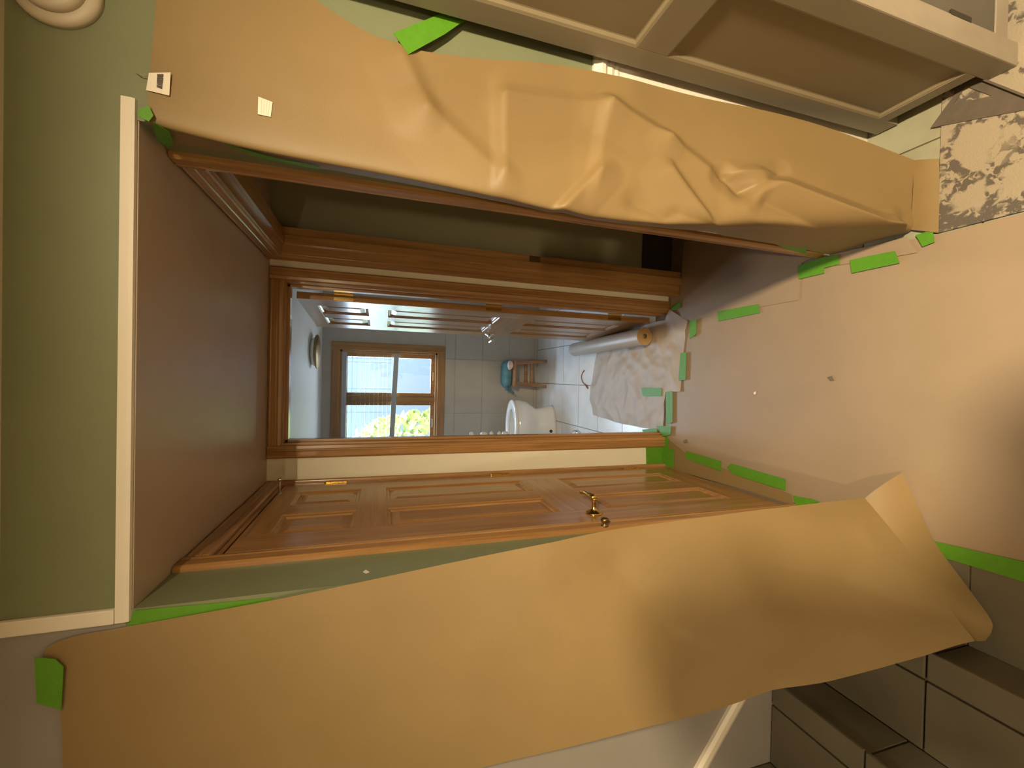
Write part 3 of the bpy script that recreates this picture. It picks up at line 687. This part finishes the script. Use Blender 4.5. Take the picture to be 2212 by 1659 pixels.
foldsR = [((1084, 212), (1086, 375), 0.020, 150, 16), ((1090, 212), (1308, 226), 0.009, 24, 70), ((872, 122), (925, 235), 0.012, 26, 90), ((925, 235), (1078, 374), 0.010, 26, 110),
          ((1312, 226), (1285, 400), 0.012, 110, 20), ((1312, 228), (1440, 300), 0.017, 18, 70), ((1440, 300), (1560, 392), 0.013, 16, 60),
          ((1213, 452), (1290, 372), 0.020, 14, 60), ((1532, 488), (1445, 372), 0.024, 70, 16), ((1562, 374), (1606, 412), -0.030, 22, 40), ((1606, 412), (1682, 380), -0.022, 40, 18), ((1560, 372), (1680, 378), 0.010, 30, 14),
          ((1650, 400), (1912, 500), 0.050, 34, 120), ((1650, 440), (1840, 520), -0.030, 46, 46), ((1370, 440), (1440, 470), -0.010, 40, 24), ((1462, 462), (1530, 488), -0.008, 20, 26), ((1905, 503), (1925, 468), 0.014, 26, 26)]
rows = sheet([W_, Wm, C_c, M1, M2, O_], 130, 260, foldsR, 0.003, 4.0)
RIGHT_ROWS = rows
rp_ = thing('wall_masking_paper', 'large brown paper sheet hung round the wall corner beside the taupe cabinet', 'paper', (0.65, 1.0, 0))
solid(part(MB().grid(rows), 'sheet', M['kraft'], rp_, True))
A0, A1 = [onZ(1966, 496, 0.012), onZ(1972, 420, 0.012), onZ(1974, 346, 0.012)], [onZ(2027, 503, 0.0095), onZ(2029, 425, 0.0095), onZ(2029, 343, 0.0095)]
solid(part(MB().grid([[lerp(cr(A0, i / 12), cr(A1, i / 12), j / 5) + Vector((0, 0, 0.004 * math.sin(j / 5 * math.pi))) for i in range(13)] for j in range(6)]), 'foot_flap', M['kraft'], rp_, True))

# floor sheets
def floor_sheet(name, label, poly, z, mat, amp=0.0, step=0.03, th=0.0008, sc=8.0):
    """fill a world XY polygon with a gridded, slightly wavy sheet"""
    mb = MB()
    vs = [mb.bm.verts.new((p[0], p[1], z)) for p in poly]
    mb.bm.faces.new(vs)
    xs = [p[0] for p in poly]; ys = [p[1] for p in poly]
    def cuts(lo, hi, ax):
        k = lo + step
        while k < hi:
            co = (k, 0, 0) if ax == 0 else (0, k, 0); no = (1, 0, 0) if ax == 0 else (0, 1, 0)
            bmesh.ops.bisect_plane(mb.bm, geom=mb.bm.verts[:] + mb.bm.edges[:] + mb.bm.faces[:], plane_co=co, plane_no=no)
            k += step
    cuts(min(xs), max(xs), 0); cuts(min(ys), max(ys), 1)
    for v in mb.bm.verts:
        q = Vector((v.co.x * sc, v.co.y * sc, z * 90))
        v.co.z += amp * ((1 - abs(noise.noise(q)) * 1.6) * 0.7 + 0.3 * (1 - abs(noise.noise(q * 2.3)) * 1.6) if amp > 0.005 else 0.5 + 0.5 * noise.noise(q))
    off = (sum(xs) / len(xs), sum(ys) / len(ys), 0)
    o = mb.build(name, mat, off=off, smooth=True)
    solid(o, th); return tag(o, label, 'paper', 'floor papers')
zpx = lambda pts: [(onZ(x, y, 0).x, onZ(x, y, 0).y) for x, y in pts]
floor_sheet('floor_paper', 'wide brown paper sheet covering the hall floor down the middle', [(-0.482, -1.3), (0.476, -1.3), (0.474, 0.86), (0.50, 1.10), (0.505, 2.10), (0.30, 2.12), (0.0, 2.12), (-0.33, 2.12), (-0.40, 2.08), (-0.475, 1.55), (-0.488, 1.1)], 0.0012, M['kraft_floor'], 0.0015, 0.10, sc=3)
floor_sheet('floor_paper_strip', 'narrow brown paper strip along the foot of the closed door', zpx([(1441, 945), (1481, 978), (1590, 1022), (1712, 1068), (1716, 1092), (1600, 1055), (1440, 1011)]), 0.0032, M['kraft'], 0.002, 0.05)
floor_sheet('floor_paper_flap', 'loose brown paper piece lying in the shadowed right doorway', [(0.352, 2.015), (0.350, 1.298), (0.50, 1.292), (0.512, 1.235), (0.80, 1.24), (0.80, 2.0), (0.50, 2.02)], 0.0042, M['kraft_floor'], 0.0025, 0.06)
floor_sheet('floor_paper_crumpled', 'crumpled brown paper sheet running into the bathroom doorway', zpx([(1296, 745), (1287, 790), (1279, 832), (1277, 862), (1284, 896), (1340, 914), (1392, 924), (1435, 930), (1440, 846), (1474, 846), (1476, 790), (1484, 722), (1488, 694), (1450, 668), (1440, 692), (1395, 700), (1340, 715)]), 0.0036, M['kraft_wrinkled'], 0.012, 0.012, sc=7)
floor_sheet('floor_paper_scrap', 'short brown paper piece at the foot of the right paper sheet', zpx([(1790, 552), (1900, 528), (1962, 512), (1984, 546), (1950, 552), (1905, 560), (1800, 575)]), 0.0040, M['kraft_floor'], 0.004, 0.04)

# ------------------------------------------------------------------ tape strips
def tape(pts, label, th=0.0012):
    """pts: world points of the strip outline"""
    P = [Vector(p) for p in pts]
    nn = (P[1] - P[0]).cross(P[2] - P[0]).normalized()
    if nn.dot(CAM - P[0]) < 0: nn = -nn
    c0 = sum(P, Vector()) / len(P)
    o = MB().prism(P, nn * th).build('tape_strip', M['tape'], off=c0)
    return tag(o, label, 'tape', 'green masking tape strips')
F = lambda pts, z: [onZ(x, y, z) for x, y in pts]
tape(F([(1550, 673), (1638, 657), (1642, 676), (1552, 694)], 0.0072), 'green tape strip holding the long edge of the doorway paper piece')
tape(F([(1725, 574), (1774, 557), (1811, 551), (1815, 570), (1780, 579), (1781, 590), (1725, 603)], 0.009), 'notched green tape piece at the foot of the right door casing')
tape(F([(1836, 562), (1933, 542), (1944, 568), (1840, 590)], 0.010), 'broad green tape strip on the floor below the right paper sheet')
tape(F([(1978, 508), (2015, 496), (2019, 523), (1993, 533)], 0.010), 'small green tape piece beside the rug corner')
tape(F([(1490, 693), (1505, 690), (1504, 722), (1490, 732)], 0.015), 'short green tape strip just beyond the paper roll end')
tape(F([(1470, 763), (1483, 761), (1481, 821), (1466, 822)], 0.015), 'green tape strip across the middle of the bathroom threshold paper')
tape(F([(1385, 838), (1429, 838), (1429, 856), (1389, 856)], 0.015), 'pale green tape strip lying lengthwise on the crumpled paper')
tape(F([(1438, 846), (1453, 846), (1453, 912), (1440, 916)], 0.015), 'long pale green tape strip at the left of the bathroom threshold')
tape(F([(1418, 920), (1450, 920), (1449, 939), (1432, 943)], 0.0165), 'pale green tape patch at the foot of the left bathroom jamb')
tape(F([(1387, 928), (1419, 925), (1420, 934), (1390, 935)], 0.0145), 'thin pale green tape end beside the left bathroom jamb on tiles')
tape([onY(1395, 965, YF - 0.001), onY(1434, 965, YF - 0.001), onY(1434, 1004, YF - 0.001), onY(1396, 1005, YF - 0.001)], 'green tape square on the cream wall just above the floor')
tape(F([(1432, 942), (1443, 944), (1445, 969), (1456, 970), (1456, 1009), (1443, 1010), (1436, 1003)], 0.0075), 'green tape patch on the floor in the corner by the closed door hinge')
tape(F([(1481, 974), (1558, 996), (1558, 1018), (1482, 991)], 0.0075), 'green tape strip nearer the corner beside the closed door')
tape(F([(1570, 1010), (1579, 1001), (1697, 1035), (1697, 1060), (1585, 1025)], 0.0075), 'longest green tape strip on the floor beside the closed door')
tape(F([(1713, 1071), (1752, 1077), (1772, 1084), (1720, 1096)], 0.0075), 'green tape end peeping out under the stair-side paper')
tape(F([(2000, 1165), (2330, 1240), (2330, 1292), (2040, 1205)], 0.005), 'long green tape strip along the floor edge beside the stairs')
tape(F([(1449, 664), (1470, 650), (1470, 665), (1452, 671)], 0.012), 'tiny green tape corner at the foot of the right bathroom jamb')
tape([onY(75, 1420, 1.050), onY(120, 1423, 1.050), onY(138, 1440, 1.050), onY(133, 1533, 1.050), onY(80, 1518, 1.050)], 'dark green tape piece at the top of the stair-side paper')
tape([onY(292, 1318, 1.0675), onY(420, 1307, 1.0675), onY(585, 1291, 1.0675), onY(600, 1296, 1.0675), onY(420, 1342, 1.0675), onY(270, 1362, 1.0675)], 'long green tape sliver on the sage wall corner above the stair-side paper')
tp = MB().prism([onY(297, 240, 1.050), onY(322, 228, 1.050), onY(332, 250, 1.050), onY(322, 263, 1.050), onY(300, 252, 1.050)], (0, -0.0012, 0)).prism([onX(330, 262, 0.503), onX(366, 284, 0.507), onX(374, 304, 0.507), onX(366, 318, 0.507), onX(338, 300, 0.505)], (-0.0012, 0, 0)).build('tape_strip', M['tape'], off=onX(350, 290, 0.507))
tag(tp, 'dark green tape piece at the top corner of the right paper', 'tape', 'green masking tape strips')
tape([onX(485, 312, 0.4985), onX(600, 342, 0.4985), onX(690, 360, 0.4985), onX(690, 366, 0.4985), onX(560, 340, 0.4985)], 'green tape sliver on the right door casing in shadow')
tape([onY(850, 72, 1.045), onY(958, 28, 1.050), onY(1003, 45, 1.050), onY(960, 75, 1.045), onY(882, 118, 1.038)], 'bright green tape piece on the right paper edge behind the cabinet')
tape([onX(1645, 513, XR - 0.0185), onX(1742, 533, XR - 0.0185), onX(1742, 548, XR - 0.0185), onX(1700, 538, XR - 0.0185)], 'green tape sliver low on the right door casing')
def scrap(pts, label, name='paper_scrap', mat='scrap', th=0.0012):
    P = [Vector(p) for p in pts]; nn = (P[1] - P[0]).cross(P[2] - P[0]).normalized()
    if nn.dot(CAM - P[0]) < 0: nn = -nn
    o = MB().prism(P, nn * th).build(name, M[mat], off=sum(P, Vector()) / len(P))
    return tag(o, label, 'scrap')
scrap([onX(1505, 493, XR - 0.0185), onX(1648, 514, XR - 0.0185), onX(1652, 521, XR - 0.0185), onX(1506, 498, XR - 0.0185)], 'thin white paper sliver on the right door casing')
scrap(F([(1745, 538), (1790, 545), (1792, 552), (1750, 549)], 0.02), 'white torn scrap at the foot of the right door casing')
scrap(F([(1788, 815), (1797, 812), (1802, 822), (1795, 823)], 0.0035), 'small tan curl of debris in the middle of the floor paper', 'debris_flake', 'stairtile', 0.003)
scrap(F([(1628, 848), (1633, 845), (1633, 851), (1630, 853)], 0.0035), 'tiny white fleck on the floor paper nearer the bathroom', 'debris_flake', 'white', 0.002)
scrap(F([(1476, 952), (1483, 949), (1486, 956), (1479, 958)], 0.0035), 'small brown fleck on the floor near the left bathroom jamb', 'debris_flake', 'stairtile', 0.003)
c1 = onX(791, 1235, XL)
scrap([onX(784, 1236, XL), onX(790, 1231, XL), onX(798, 1236, XL), onX(791, 1239, XL)], 'white paint chip on the sage wall beside the closed door', 'paint_chip', 'white', 0.0008)

# price tag and sticker on the right sheet
def surf(x, y):
    best = min((p for r_ in RIGHT_ROWS for p in r_), key=lambda p: (lambda q: (q[0] - x) ** 2 + (q[1] - y) ** 2)(px(p)))
    return best.y
YT = surf(345, 180) - 0.006
YS = surf(572, 230) - 0.0025
c4 = [onY(322, 158, YT + 0.003), onY(369, 157, YT), onY(366, 207, YT), onY(316, 195, YT + 0.003)]
pg = thing('price_tag', 'small white barcode tag hanging at the top of the right paper', 'tag', tuple(sum(c4, Vector()) / 4))
def thick(P, th): 
    n0 = (P[1] - P[0]).cross(P[2] - P[0]).normalized()
    if n0.dot(CAM - P[0]) < 0: n0 = -n0
    return P, n0 * th
P_, v_ = thick(c4, 0.0008); part(MB().prism(P_, v_), 'card', M['white'], pg)
mb = MB()
bc = [onY(341, 162, YT + 0.0018), onY(354, 162, YT + 0.0010), onY(351, 195, YT + 0.0010), onY(340, 191, YT + 0.0018)]
for k in range(9):
    t0 = k / 9; t1 = t0 + random.choice((0.04, 0.06, 0.085))
    q4 = [lerp(bc[0], bc[3], t0), lerp(bc[1], bc[2], t0), lerp(bc[1], bc[2], t1), lerp(bc[0], bc[3], t1)]
    P_, v_ = thick(q4, 0.0012); mb.prism([p + Vector((0, -0.002, 0)) for p in P_], v_)
part(mb, 'barcode', M['ink'], pg)
part(MB().tube([onY(294, 158, YH - 0.001), onY(300, 160, YT + 0.006), onY(318, 165, YT + 0.008), onY(326, 170, YT + 0.004), onY(322, 176, YT + 0.004)], 0.0011, 8), 'hook', M['chrome'], pg)
c4 = [onY(558, 209, YS), onY(589, 221, YS), onY(585, 253, YS), onY(557, 247, YS)]
sk = thing('sticker', 'square off-white sticker on the upper right paper sheet', 'sticker', tuple(sum(c4, Vector()) / 4))
P_, v_ = thick(c4, 0.0008); part(MB().prism(P_, v_), 'label_paper', M['white'], sk)
mb = MB()
for t in (0.2, 0.42, 0.64, 0.84):
    q4 = [lerp(c4[0], c4[1], t), lerp(c4[0], c4[1], t + 0.03), lerp(c4[3], c4[2], t + 0.03), lerp(c4[3], c4[2], t)]
    P_, v_ = thick([lerp(p, sum(c4, Vector()) / 4, 0.15) for p in q4], 0.0011); mb.prism(P_, v_)
part(mb, 'printed_line', M['scrap'], sk)

# ------------------------------------------------------------------ bathroom things
a0, a1 = Vector((0.285, 2.262, 0.068)), Vector((0.262, 3.27, 0.062))
ax = (a1 - a0).normalized(); L = (a1 - a0).length
pr = thing('paper_roll', 'thick roll of brown masking paper lying in the bathroom doorway', 'paper roll', (a0.x, a0.y, 0.012))
part(MB().lathe(a0, ax, [(0.050, 0.001), (0.0555, 0.0), (0.056, 0.004), (0.056, L - 0.004), (0.055, L), (0.05, L - 0.001)], 40), 'rolled_paper', M['rollpaper'], pr, True)
autosmooth(pr.children[0], 50)
e = MB(); e.lathe((0, 0, 0), ax * -1, [(0.0545, -0.001), (0.0545, 0.0015), (0.016, 0.0015), (0.015, -0.008)], 40)
eo = lpart(e, 'roll_end', M['rollend'], pr); eo.location = a0 - Vector(pr.location)
part(MB().lathe(a0, ax, [(0.017, -0.003), (0.0175, 0.01), (0.012, 0.01), (0.012, -0.003)], 24), 'cardboard_core', M['kraft'], pr, True)

pts = F([(1262, 800), (1257, 808), (1256, 817), (1259, 826), (1266, 833)], 0.005)
cc = thing('red_cord', 'thin dull red cord lying on the bathroom tiles', 'cord', tuple(pts[0]))
part(MB().tube([cr(pts, i / 16) for i in range(17)], 0.0035, 8), 'cord', M['cord'], cc, True)
part(MB().tube(F([(1264, 830), (1268, 836), (1270, 840)], 0.006), [0.005, 0.007, 0.003], 8), 'tassel', M['cord'], cc, True)

# toilet
def ell(cx_, cy_, rx, ry, z, n=40, sq_=2.0):
    out = []
    for k in range(n):
        t = 2 * math.pi * k / n; c_, s_ = math.cos(t), math.sin(t)
        out.append((cx_ + rx * math.copysign(abs(c_) ** (2 / sq_), c_), cy_ + ry * math.copysign(abs(s_) ** (2 / sq_), s_), z))
    return out
TY = 3.88
tl = thing('toilet', 'white porcelain toilet standing side-on beyond the bathroom doorway', 'toilet', (-0.5, TY, 0.0))
part(MB().loft([ell(-0.52, TY, 0.265, 0.125, 0.001), ell(-0.52, TY, 0.262, 0.122, 0.03), ell(-0.52, TY, 0.245, 0.108, 0.10), ell(-0.53, TY, 0.245, 0.105, 0.19), ell(-0.52, TY, 0.27, 0.125, 0.235), ell(-0.50, TY, 0.285, 0.165, 0.29), ell(-0.485, TY, 0.282, 0.185, 0.35), ell(-0.48, TY, 0.275, 0.185, 0.40), ell(-0.48, TY, 0.262, 0.175, 0.408), ell(-0.48, TY, 0.20, 0.125, 0.405), ell(-0.49, TY, 0.16, 0.10, 0.33), ell(-0.50, TY, 0.08, 0.05, 0.27)]), 'bowl', M['porcelain'], tl, True)
part(MB().loft([ell(-0.478, TY, 0.272, 0.183, 0.412), ell(-0.478, TY, 0.278, 0.188, 0.420), ell(-0.478, TY, 0.272, 0.183, 0.432), ell(-0.478, TY, 0.25, 0.165, 0.436), ell(-0.478, TY, 0.19, 0.118, 0.434), ell(-0.478, TY, 0.18, 0.11, 0.424), ell(-0.478, TY, 0.185, 0.113, 0.412), ell(-0.478, TY, 0.272, 0.183, 0.412)], False, False), 'seat', M['porcelain'], tl, True)
part(MB().box(-1.10, -0.80, TY - 0.21, TY + 0.21, 0.40, 0.76, 0.025), 'tank', M['porcelain'], tl, True)
part(MB().box(-1.11, -0.785, TY - 0.22, TY + 0.22, 0.762, 0.79, 0.010), 'tank_lid', M['porcelain'], tl)
part(MB().box(-1.05, -0.72, TY - 0.12, TY + 0.12, 0.30, 0.405, 0.03), 'tank_base', M['porcelain'], tl, True)
part(MB().lathe((-0.50, TY - 0.108, 0.055), (0, -1, 0), [(0.016, 0), (0.016, 0.008), (0.010, 0.018), (0, 0.02)], 14), 'bolt_cap', M['black'], tl, True)

# stool with cloth
sx0, sx1, sy0, sy1 = -0.065, 0.185, 4.06, 4.27
so = thing('wooden_stool', 'small wooden stool against the bathroom wall under the window', 'stool', ((sx0 + sx1) / 2, 4.16, 0))
part(MB().box(sx0 - 0.01, sx1 + 0.01, sy0 - 0.09, sy1 + 0.01, 0.355, 0.38, 0.006), 'seat', M['stoolwood'], so)
for sxx, fx in ((sx0 + 0.025, -0.03), (sx1 - 0.025, 0.03)):
    for syy, fy in ((sy0 + 0.025, -0.025), (sy1 - 0.025, 0.025)):
        part(MB().loft([[(sxx + fx * f + dx * 0.016, syy + fy * f + dy * 0.016, 0.355 * (1 - f) + 0.001) for dx, dy in ((-1, -1), (1, -1), (1, 1), (-1, 1))] for f in (0, 1)]), 'leg', M['stoolwood'], so)
for z, in ((0.16,),):
    f = 1 - z / 0.355
    part(MB().box(sx0 + 0.025 - 0.03 * f, sx1 - 0.025 + 0.03 * f, sy0 + 0.025 - 0.025 * f - 0.010, sy0 + 0.025 - 0.025 * f + 0.010, z - 0.016, z + 0.016, 0.003), 'stretcher', M['stoolwood'], so)
    part(MB().box(sx0 + 0.025 - 0.03 * f, sx1 - 0.025 + 0.03 * f, sy1 - 0.025 + 0.025 * f - 0.010, sy1 - 0.025 + 0.025 * f + 0.010, z - 0.016, z + 0.016, 0.003), 'stretcher', M['stoolwood'], so)
# teal cloth bundled on the stool: soft lump with a hanging tail
cl = thing('teal_cloth', 'bundled teal cloth lying on the small wooden stool', 'cloth', (0.05, 4.15, 0.38))
rings = []
for j, (z, k) in enumerate(((0.381, 0.98), (0.392, 1.06), (0.412, 1.06), (0.432, 0.98), (0.448, 0.75), (0.455, 0.30))):
    rings.append([(x + 0.010 * noise.noise(Vector((x * 25, y * 25, z * 30))), y + 0.010 * noise.noise(Vector((x * 25 + 5, y * 25, z * 30))), zz + 0.010 * noise.noise(Vector((x * 18, y * 18, 9))) * (1 if j > 1 else 0)) for x, y, zz in ell(0.045, 4.15, 0.135 * k, 0.115 * k, z, 36, 3.0)])
part(MB().loft(rings), 'folded_cloth', M['teal'], cl, True)
part(MB().loft([[(x0_, y0_, z0_) for x0_, y0_ in ((-0.08, 4.06), (-0.105, 4.06), (-0.118, 4.12), (-0.085, 4.12))] if i == 0 else [(-0.085 - 0.012 * i, 4.06 + 0.008 * i, z0_), (-0.108 - 0.012 * i, 4.065 + 0.008 * i, z0_), (-0.110 - 0.012 * i, 4.115, z0_), (-0.088 - 0.012 * i, 4.115, z0_)] for i, z0_ in enumerate((0.425, 0.40, 0.375, 0.350, 0.335))]), 'hanging_corner', M['teal'], cl, True)
pk = MB().loft([ell(0.135, 3.998, r, r * 0.6, z, 20) for z, r in ((0.381, 0.020), (0.400, 0.040), (0.415, 0.048), (0.430, 0.042), (0.440, 0.02))]).build('pale_cloth', M['pink'], off=(0.135, 3.998, 0.381), smooth=True)
tag(pk, 'pale pink bundle tucked in front of the teal cloth', 'cloth')

# vanity whose knobs peep past the jamb
vn = thing('vanity_cabinet', 'vanity cabinet mostly hidden behind the left bathroom jamb', 'vanity', (-0.8, 2.85, 0))
part(MB().box(-1.15, -0.475, 2.55, 3.14, 0.08, 1.02, 0.003), 'body', M['bathwall'], vn)
part(MB().box(-1.17, -0.470, 2.54, 3.15, 1.021, 1.05, 0.004), 'top', M['porcelain'], vn)
part(MB().box(-1.15, -0.53, 2.57, 3.12, 0.0, 0.079), 'plinth', M['darkbase'], vn)
zk = [1.0, 0.895, 0.835, 0.775, 0.735]
for z0_, z1_, kz, kr in ((0.94, 1.012, 0.985, 0.016), (0.845, 0.93, 0.890, 0.028), (0.79, 0.84, 0.832, 0.014), (0.745, 0.785, 0.770, 0.014), (0.10, 0.74, 0.722, 0.027)):
    dw = part(MB().box(-0.476, -0.462, 2.58, 3.12, z0_, z1_, 0.002), 'drawer', M['bathwall'], vn)
    ex = -0.462 - (-0.414) 
    part(MB().lathe((-0.462, 3.07, kz), (1, 0, 0), [(0.006, 0), (0.006, 0.024), (kr * 0.9, 0.032), (kr, 0.044), (kr * 0.7, 0.056), (0, 0.064)], 20), 'knob', M['porcelain'], dw, True)
# round scale with chrome rim
bs = thing('bathroom_scale', 'round chrome-rimmed scale on the bathroom floor behind the left jamb', 'scale', (-0.535, 3.30, 0.001))
part(MB().lathe((-0.535, 3.30, 0.001), (0, 0, 1), [(0.098, 0), (0.105, 0.004), (0.105, 0.022), (0.100, 0.028), (0.090, 0.028)], 40), 'rim', M['chrome'], bs, True)
part(MB().lathe((-0.535, 3.30, 0.020), (0, 0, 1), [(0.089, 0), (0.089, 0.010), (0, 0.010)], 40), 'platform', M['porcelain'], bs)

# ------------------------------------------------------------------ the photographer behind the phone
M['skin'] = plain('skin', (0.42, 0.27, 0.20), 0.5, var=0.04); M['shirt'] = plain('dark_shirt', (0.06, 0.065, 0.08), 0.9, var=0.1, bump=0.2, bscale=80)
M['jeans'] = plain('denim', (0.05, 0.07, 0.12), 0.9, var=0.15, bump=0.2, bscale=120); M['hair'] = plain('brown_hair', (0.04, 0.025, 0.015), 0.6, var=0.2, scale=40)
def skinned(name, chains, mat, root, sub=2):
    vs, es, rs, idx = [], [], [], {}
    for ch in chains:
        prev = None
        for p, r in ch:
            k = tuple(round(c, 4) for c in p)
            if k not in idx: idx[k] = len(vs); vs.append(Vector(p) - Vector(root.location)); rs.append(r)
            if prev is not None: es.append((prev, idx[k]))
            prev = idx[k]
    me = bpy.data.meshes.new(name); me.from_pydata(vs, es, []); me.materials.append(mat)
    o = bpy.data.objects.new(name, me); COL.objects.link(o); o.parent = root
    o.modifiers.new('skin', 'SKIN')
    for i, r in enumerate(rs): me.skin_vertices[0].data[i].radius = r if isinstance(r, tuple) else (r, r)
    me.skin_vertices[0].data[0].use_root = True
    o.modifiers['skin'].use_smooth_shade = True
    m_ = o.modifiers.new('sub', 'SUBSURF'); m_.levels = sub; m_.render_levels = sub
    return o
pe = thing('person', 'person in dark shirt and jeans holding up a phone', 'person', (0.21, -0.22, 0.0))
TT = lambda x, y, z: (x + 0.11, y + 0.20, z * 1.085)
HIP, CH, NK = TT(0.10, -0.42, 0.95), TT(0.10, -0.41, 1.26), TT(0.095, -0.385, 1.42)
RS, LS = TT(0.27, -0.40, 1.36), TT(-0.07, -0.40, 1.36)
RE, LE = (0.43, -0.17, 1.22), (-0.02, -0.17, 1.22)
RW, LW = (0.135, -0.095, 1.475), (0.005, -0.105, 1.44)
RH, LH = (0.085, -0.060, 1.535), (0.020, -0.070, 1.485)
torso = [(HIP, (0.15, 0.11)), (TT(0.10, -0.42, 1.08), (0.13, 0.10)), (CH, (0.15, 0.11)), (TT(0.10, -0.40, 1.36), (0.12, 0.09)), (NK, 0.055)]
head = [(NK, 0.055), (TT(0.092, -0.365, 1.48), 0.055), (TT(0.09, -0.345, 1.545), (0.07, 0.075)), (TT(0.088, -0.345, 1.61), (0.078, 0.09)), (TT(0.088, -0.35, 1.665), (0.066, 0.075))]
arm = lambda S_, E_, W2, H2: [(TT(0.10, -0.40, 1.36), (0.12, 0.09)), (S_, 0.055), (E_, 0.040), (W2, 0.026), (H2, 0.026)]
leg = lambda sx_: [(HIP, (0.15, 0.11)), (TT(0.10 + sx_ * 0.09, -0.42, 0.86), 0.085), (TT(0.10 + sx_ * 0.11, -0.41, 0.48), 0.055), (TT(0.10 + sx_ * 0.11, -0.44, 0.09), 0.036), (TT(0.10 + sx_ * 0.12, -0.36, 0.045), 0.036), (TT(0.10 + sx_ * 0.13, -0.27, 0.035), 0.030)]
def fingers(H2, sgn, tips):
    out = []
    for i, tp in enumerate(tips):
        b0 = Vector(H2); t0 = Vector(tp); m0 = lerp(b0, t0, 0.45) + Vector((sgn * 0.012, -0.004, 0)); m1 = lerp(b0, t0, 0.75) + Vector((sgn * 0.010, 0, 0))
        out.append([(H2, 0.026), (tuple(m0), 0.010), (tuple(m1), 0.009), (tp, 0.0075)])
    return out
rt = [(0.070, -0.040, 1.625), (0.074, -0.040, 1.598), (0.076, -0.042, 1.572), (0.074, -0.045, 1.548), (0.045, -0.050, 1.585)]
ltp = [(-0.022, -0.050, 1.560), (-0.022, -0.052, 1.536), (-0.020, -0.055, 1.512), (-0.014, -0.058, 1.490), (0.030, -0.064, 1.545)]
skinned('body', [torso, head, arm(RS, RE, RW, RH), arm(LS, LE, LW, LH), leg(1), leg(-1)] + fingers(RH, 1, rt) + fingers(LH, -1, ltp), M['skin'], pe)
gr = lambda ch, k: [(p, tuple(c + k for c in r) if isinstance(r, tuple) else r + k) for p, r in ch]
skinned('shirt', [gr(torso[:4], 0.016), gr(arm(RS, RE, RW, RH)[:3], 0.014), gr(arm(LS, LE, LW, LH)[:3], 0.014)], M['shirt'], pe)
skinned('jeans', [gr(leg(1)[:4], 0.014), gr(leg(-1)[:4], 0.014)], M['jeans'], pe)
hr = MB().loft([ell(0.198, -0.165, 0.086 * k, 0.100 * k, z * 1.085, 24) for z, k in ((1.56, 0.90), (1.62, 1.08), (1.68, 1.02), (1.72, 0.75), (1.738, 0.3))])
part(hr, 'hair', M['hair'], pe, True)
part(MB().lathe((0.172, -0.062, 1.763), (0, 1, 0), [(0.011, -0.01), (0.009, 0.002), (0, 0.006)], 12), 'eye', M['white'], pe, True)
part(MB().lathe((0.224, -0.062, 1.763), (0, 1, 0), [(0.011, -0.01), (0.009, 0.002), (0, 0.006)], 12), 'eye', M['white'], pe, True)
part(MB().tube([(0.198, -0.062, 1.763), (0.198, -0.040, 1.725), (0.198, -0.058, 1.717)], [0.006, 0.012, 0.008], 10), 'nose', M['skin'], pe, True)
ph = thing('phone', 'dark phone held upright by the person', 'phone', (0, 0, CAMH))
fw = Vector((_F.x, _F.y, _F.z)); c0 = CAM - fw * 0.014
def slab(u0, u1, d0, d1, f0, f1):
    P_ = [c0 + R2 * u + D2 * d + fw * f0 for u, d in ((u0, d0), (u1, d0), (u1, d1), (u0, d1))]
    return MB().prism(P_, fw * (f1 - f0))
part(slab(-0.016, 0.060, -0.016, 0.135, -0.009, 0.0), 'body', M['black'], ph)
part(slab(-0.013, 0.020, -0.013, 0.022, 0.0, 0.002), 'camera_bump', M['black'], ph)
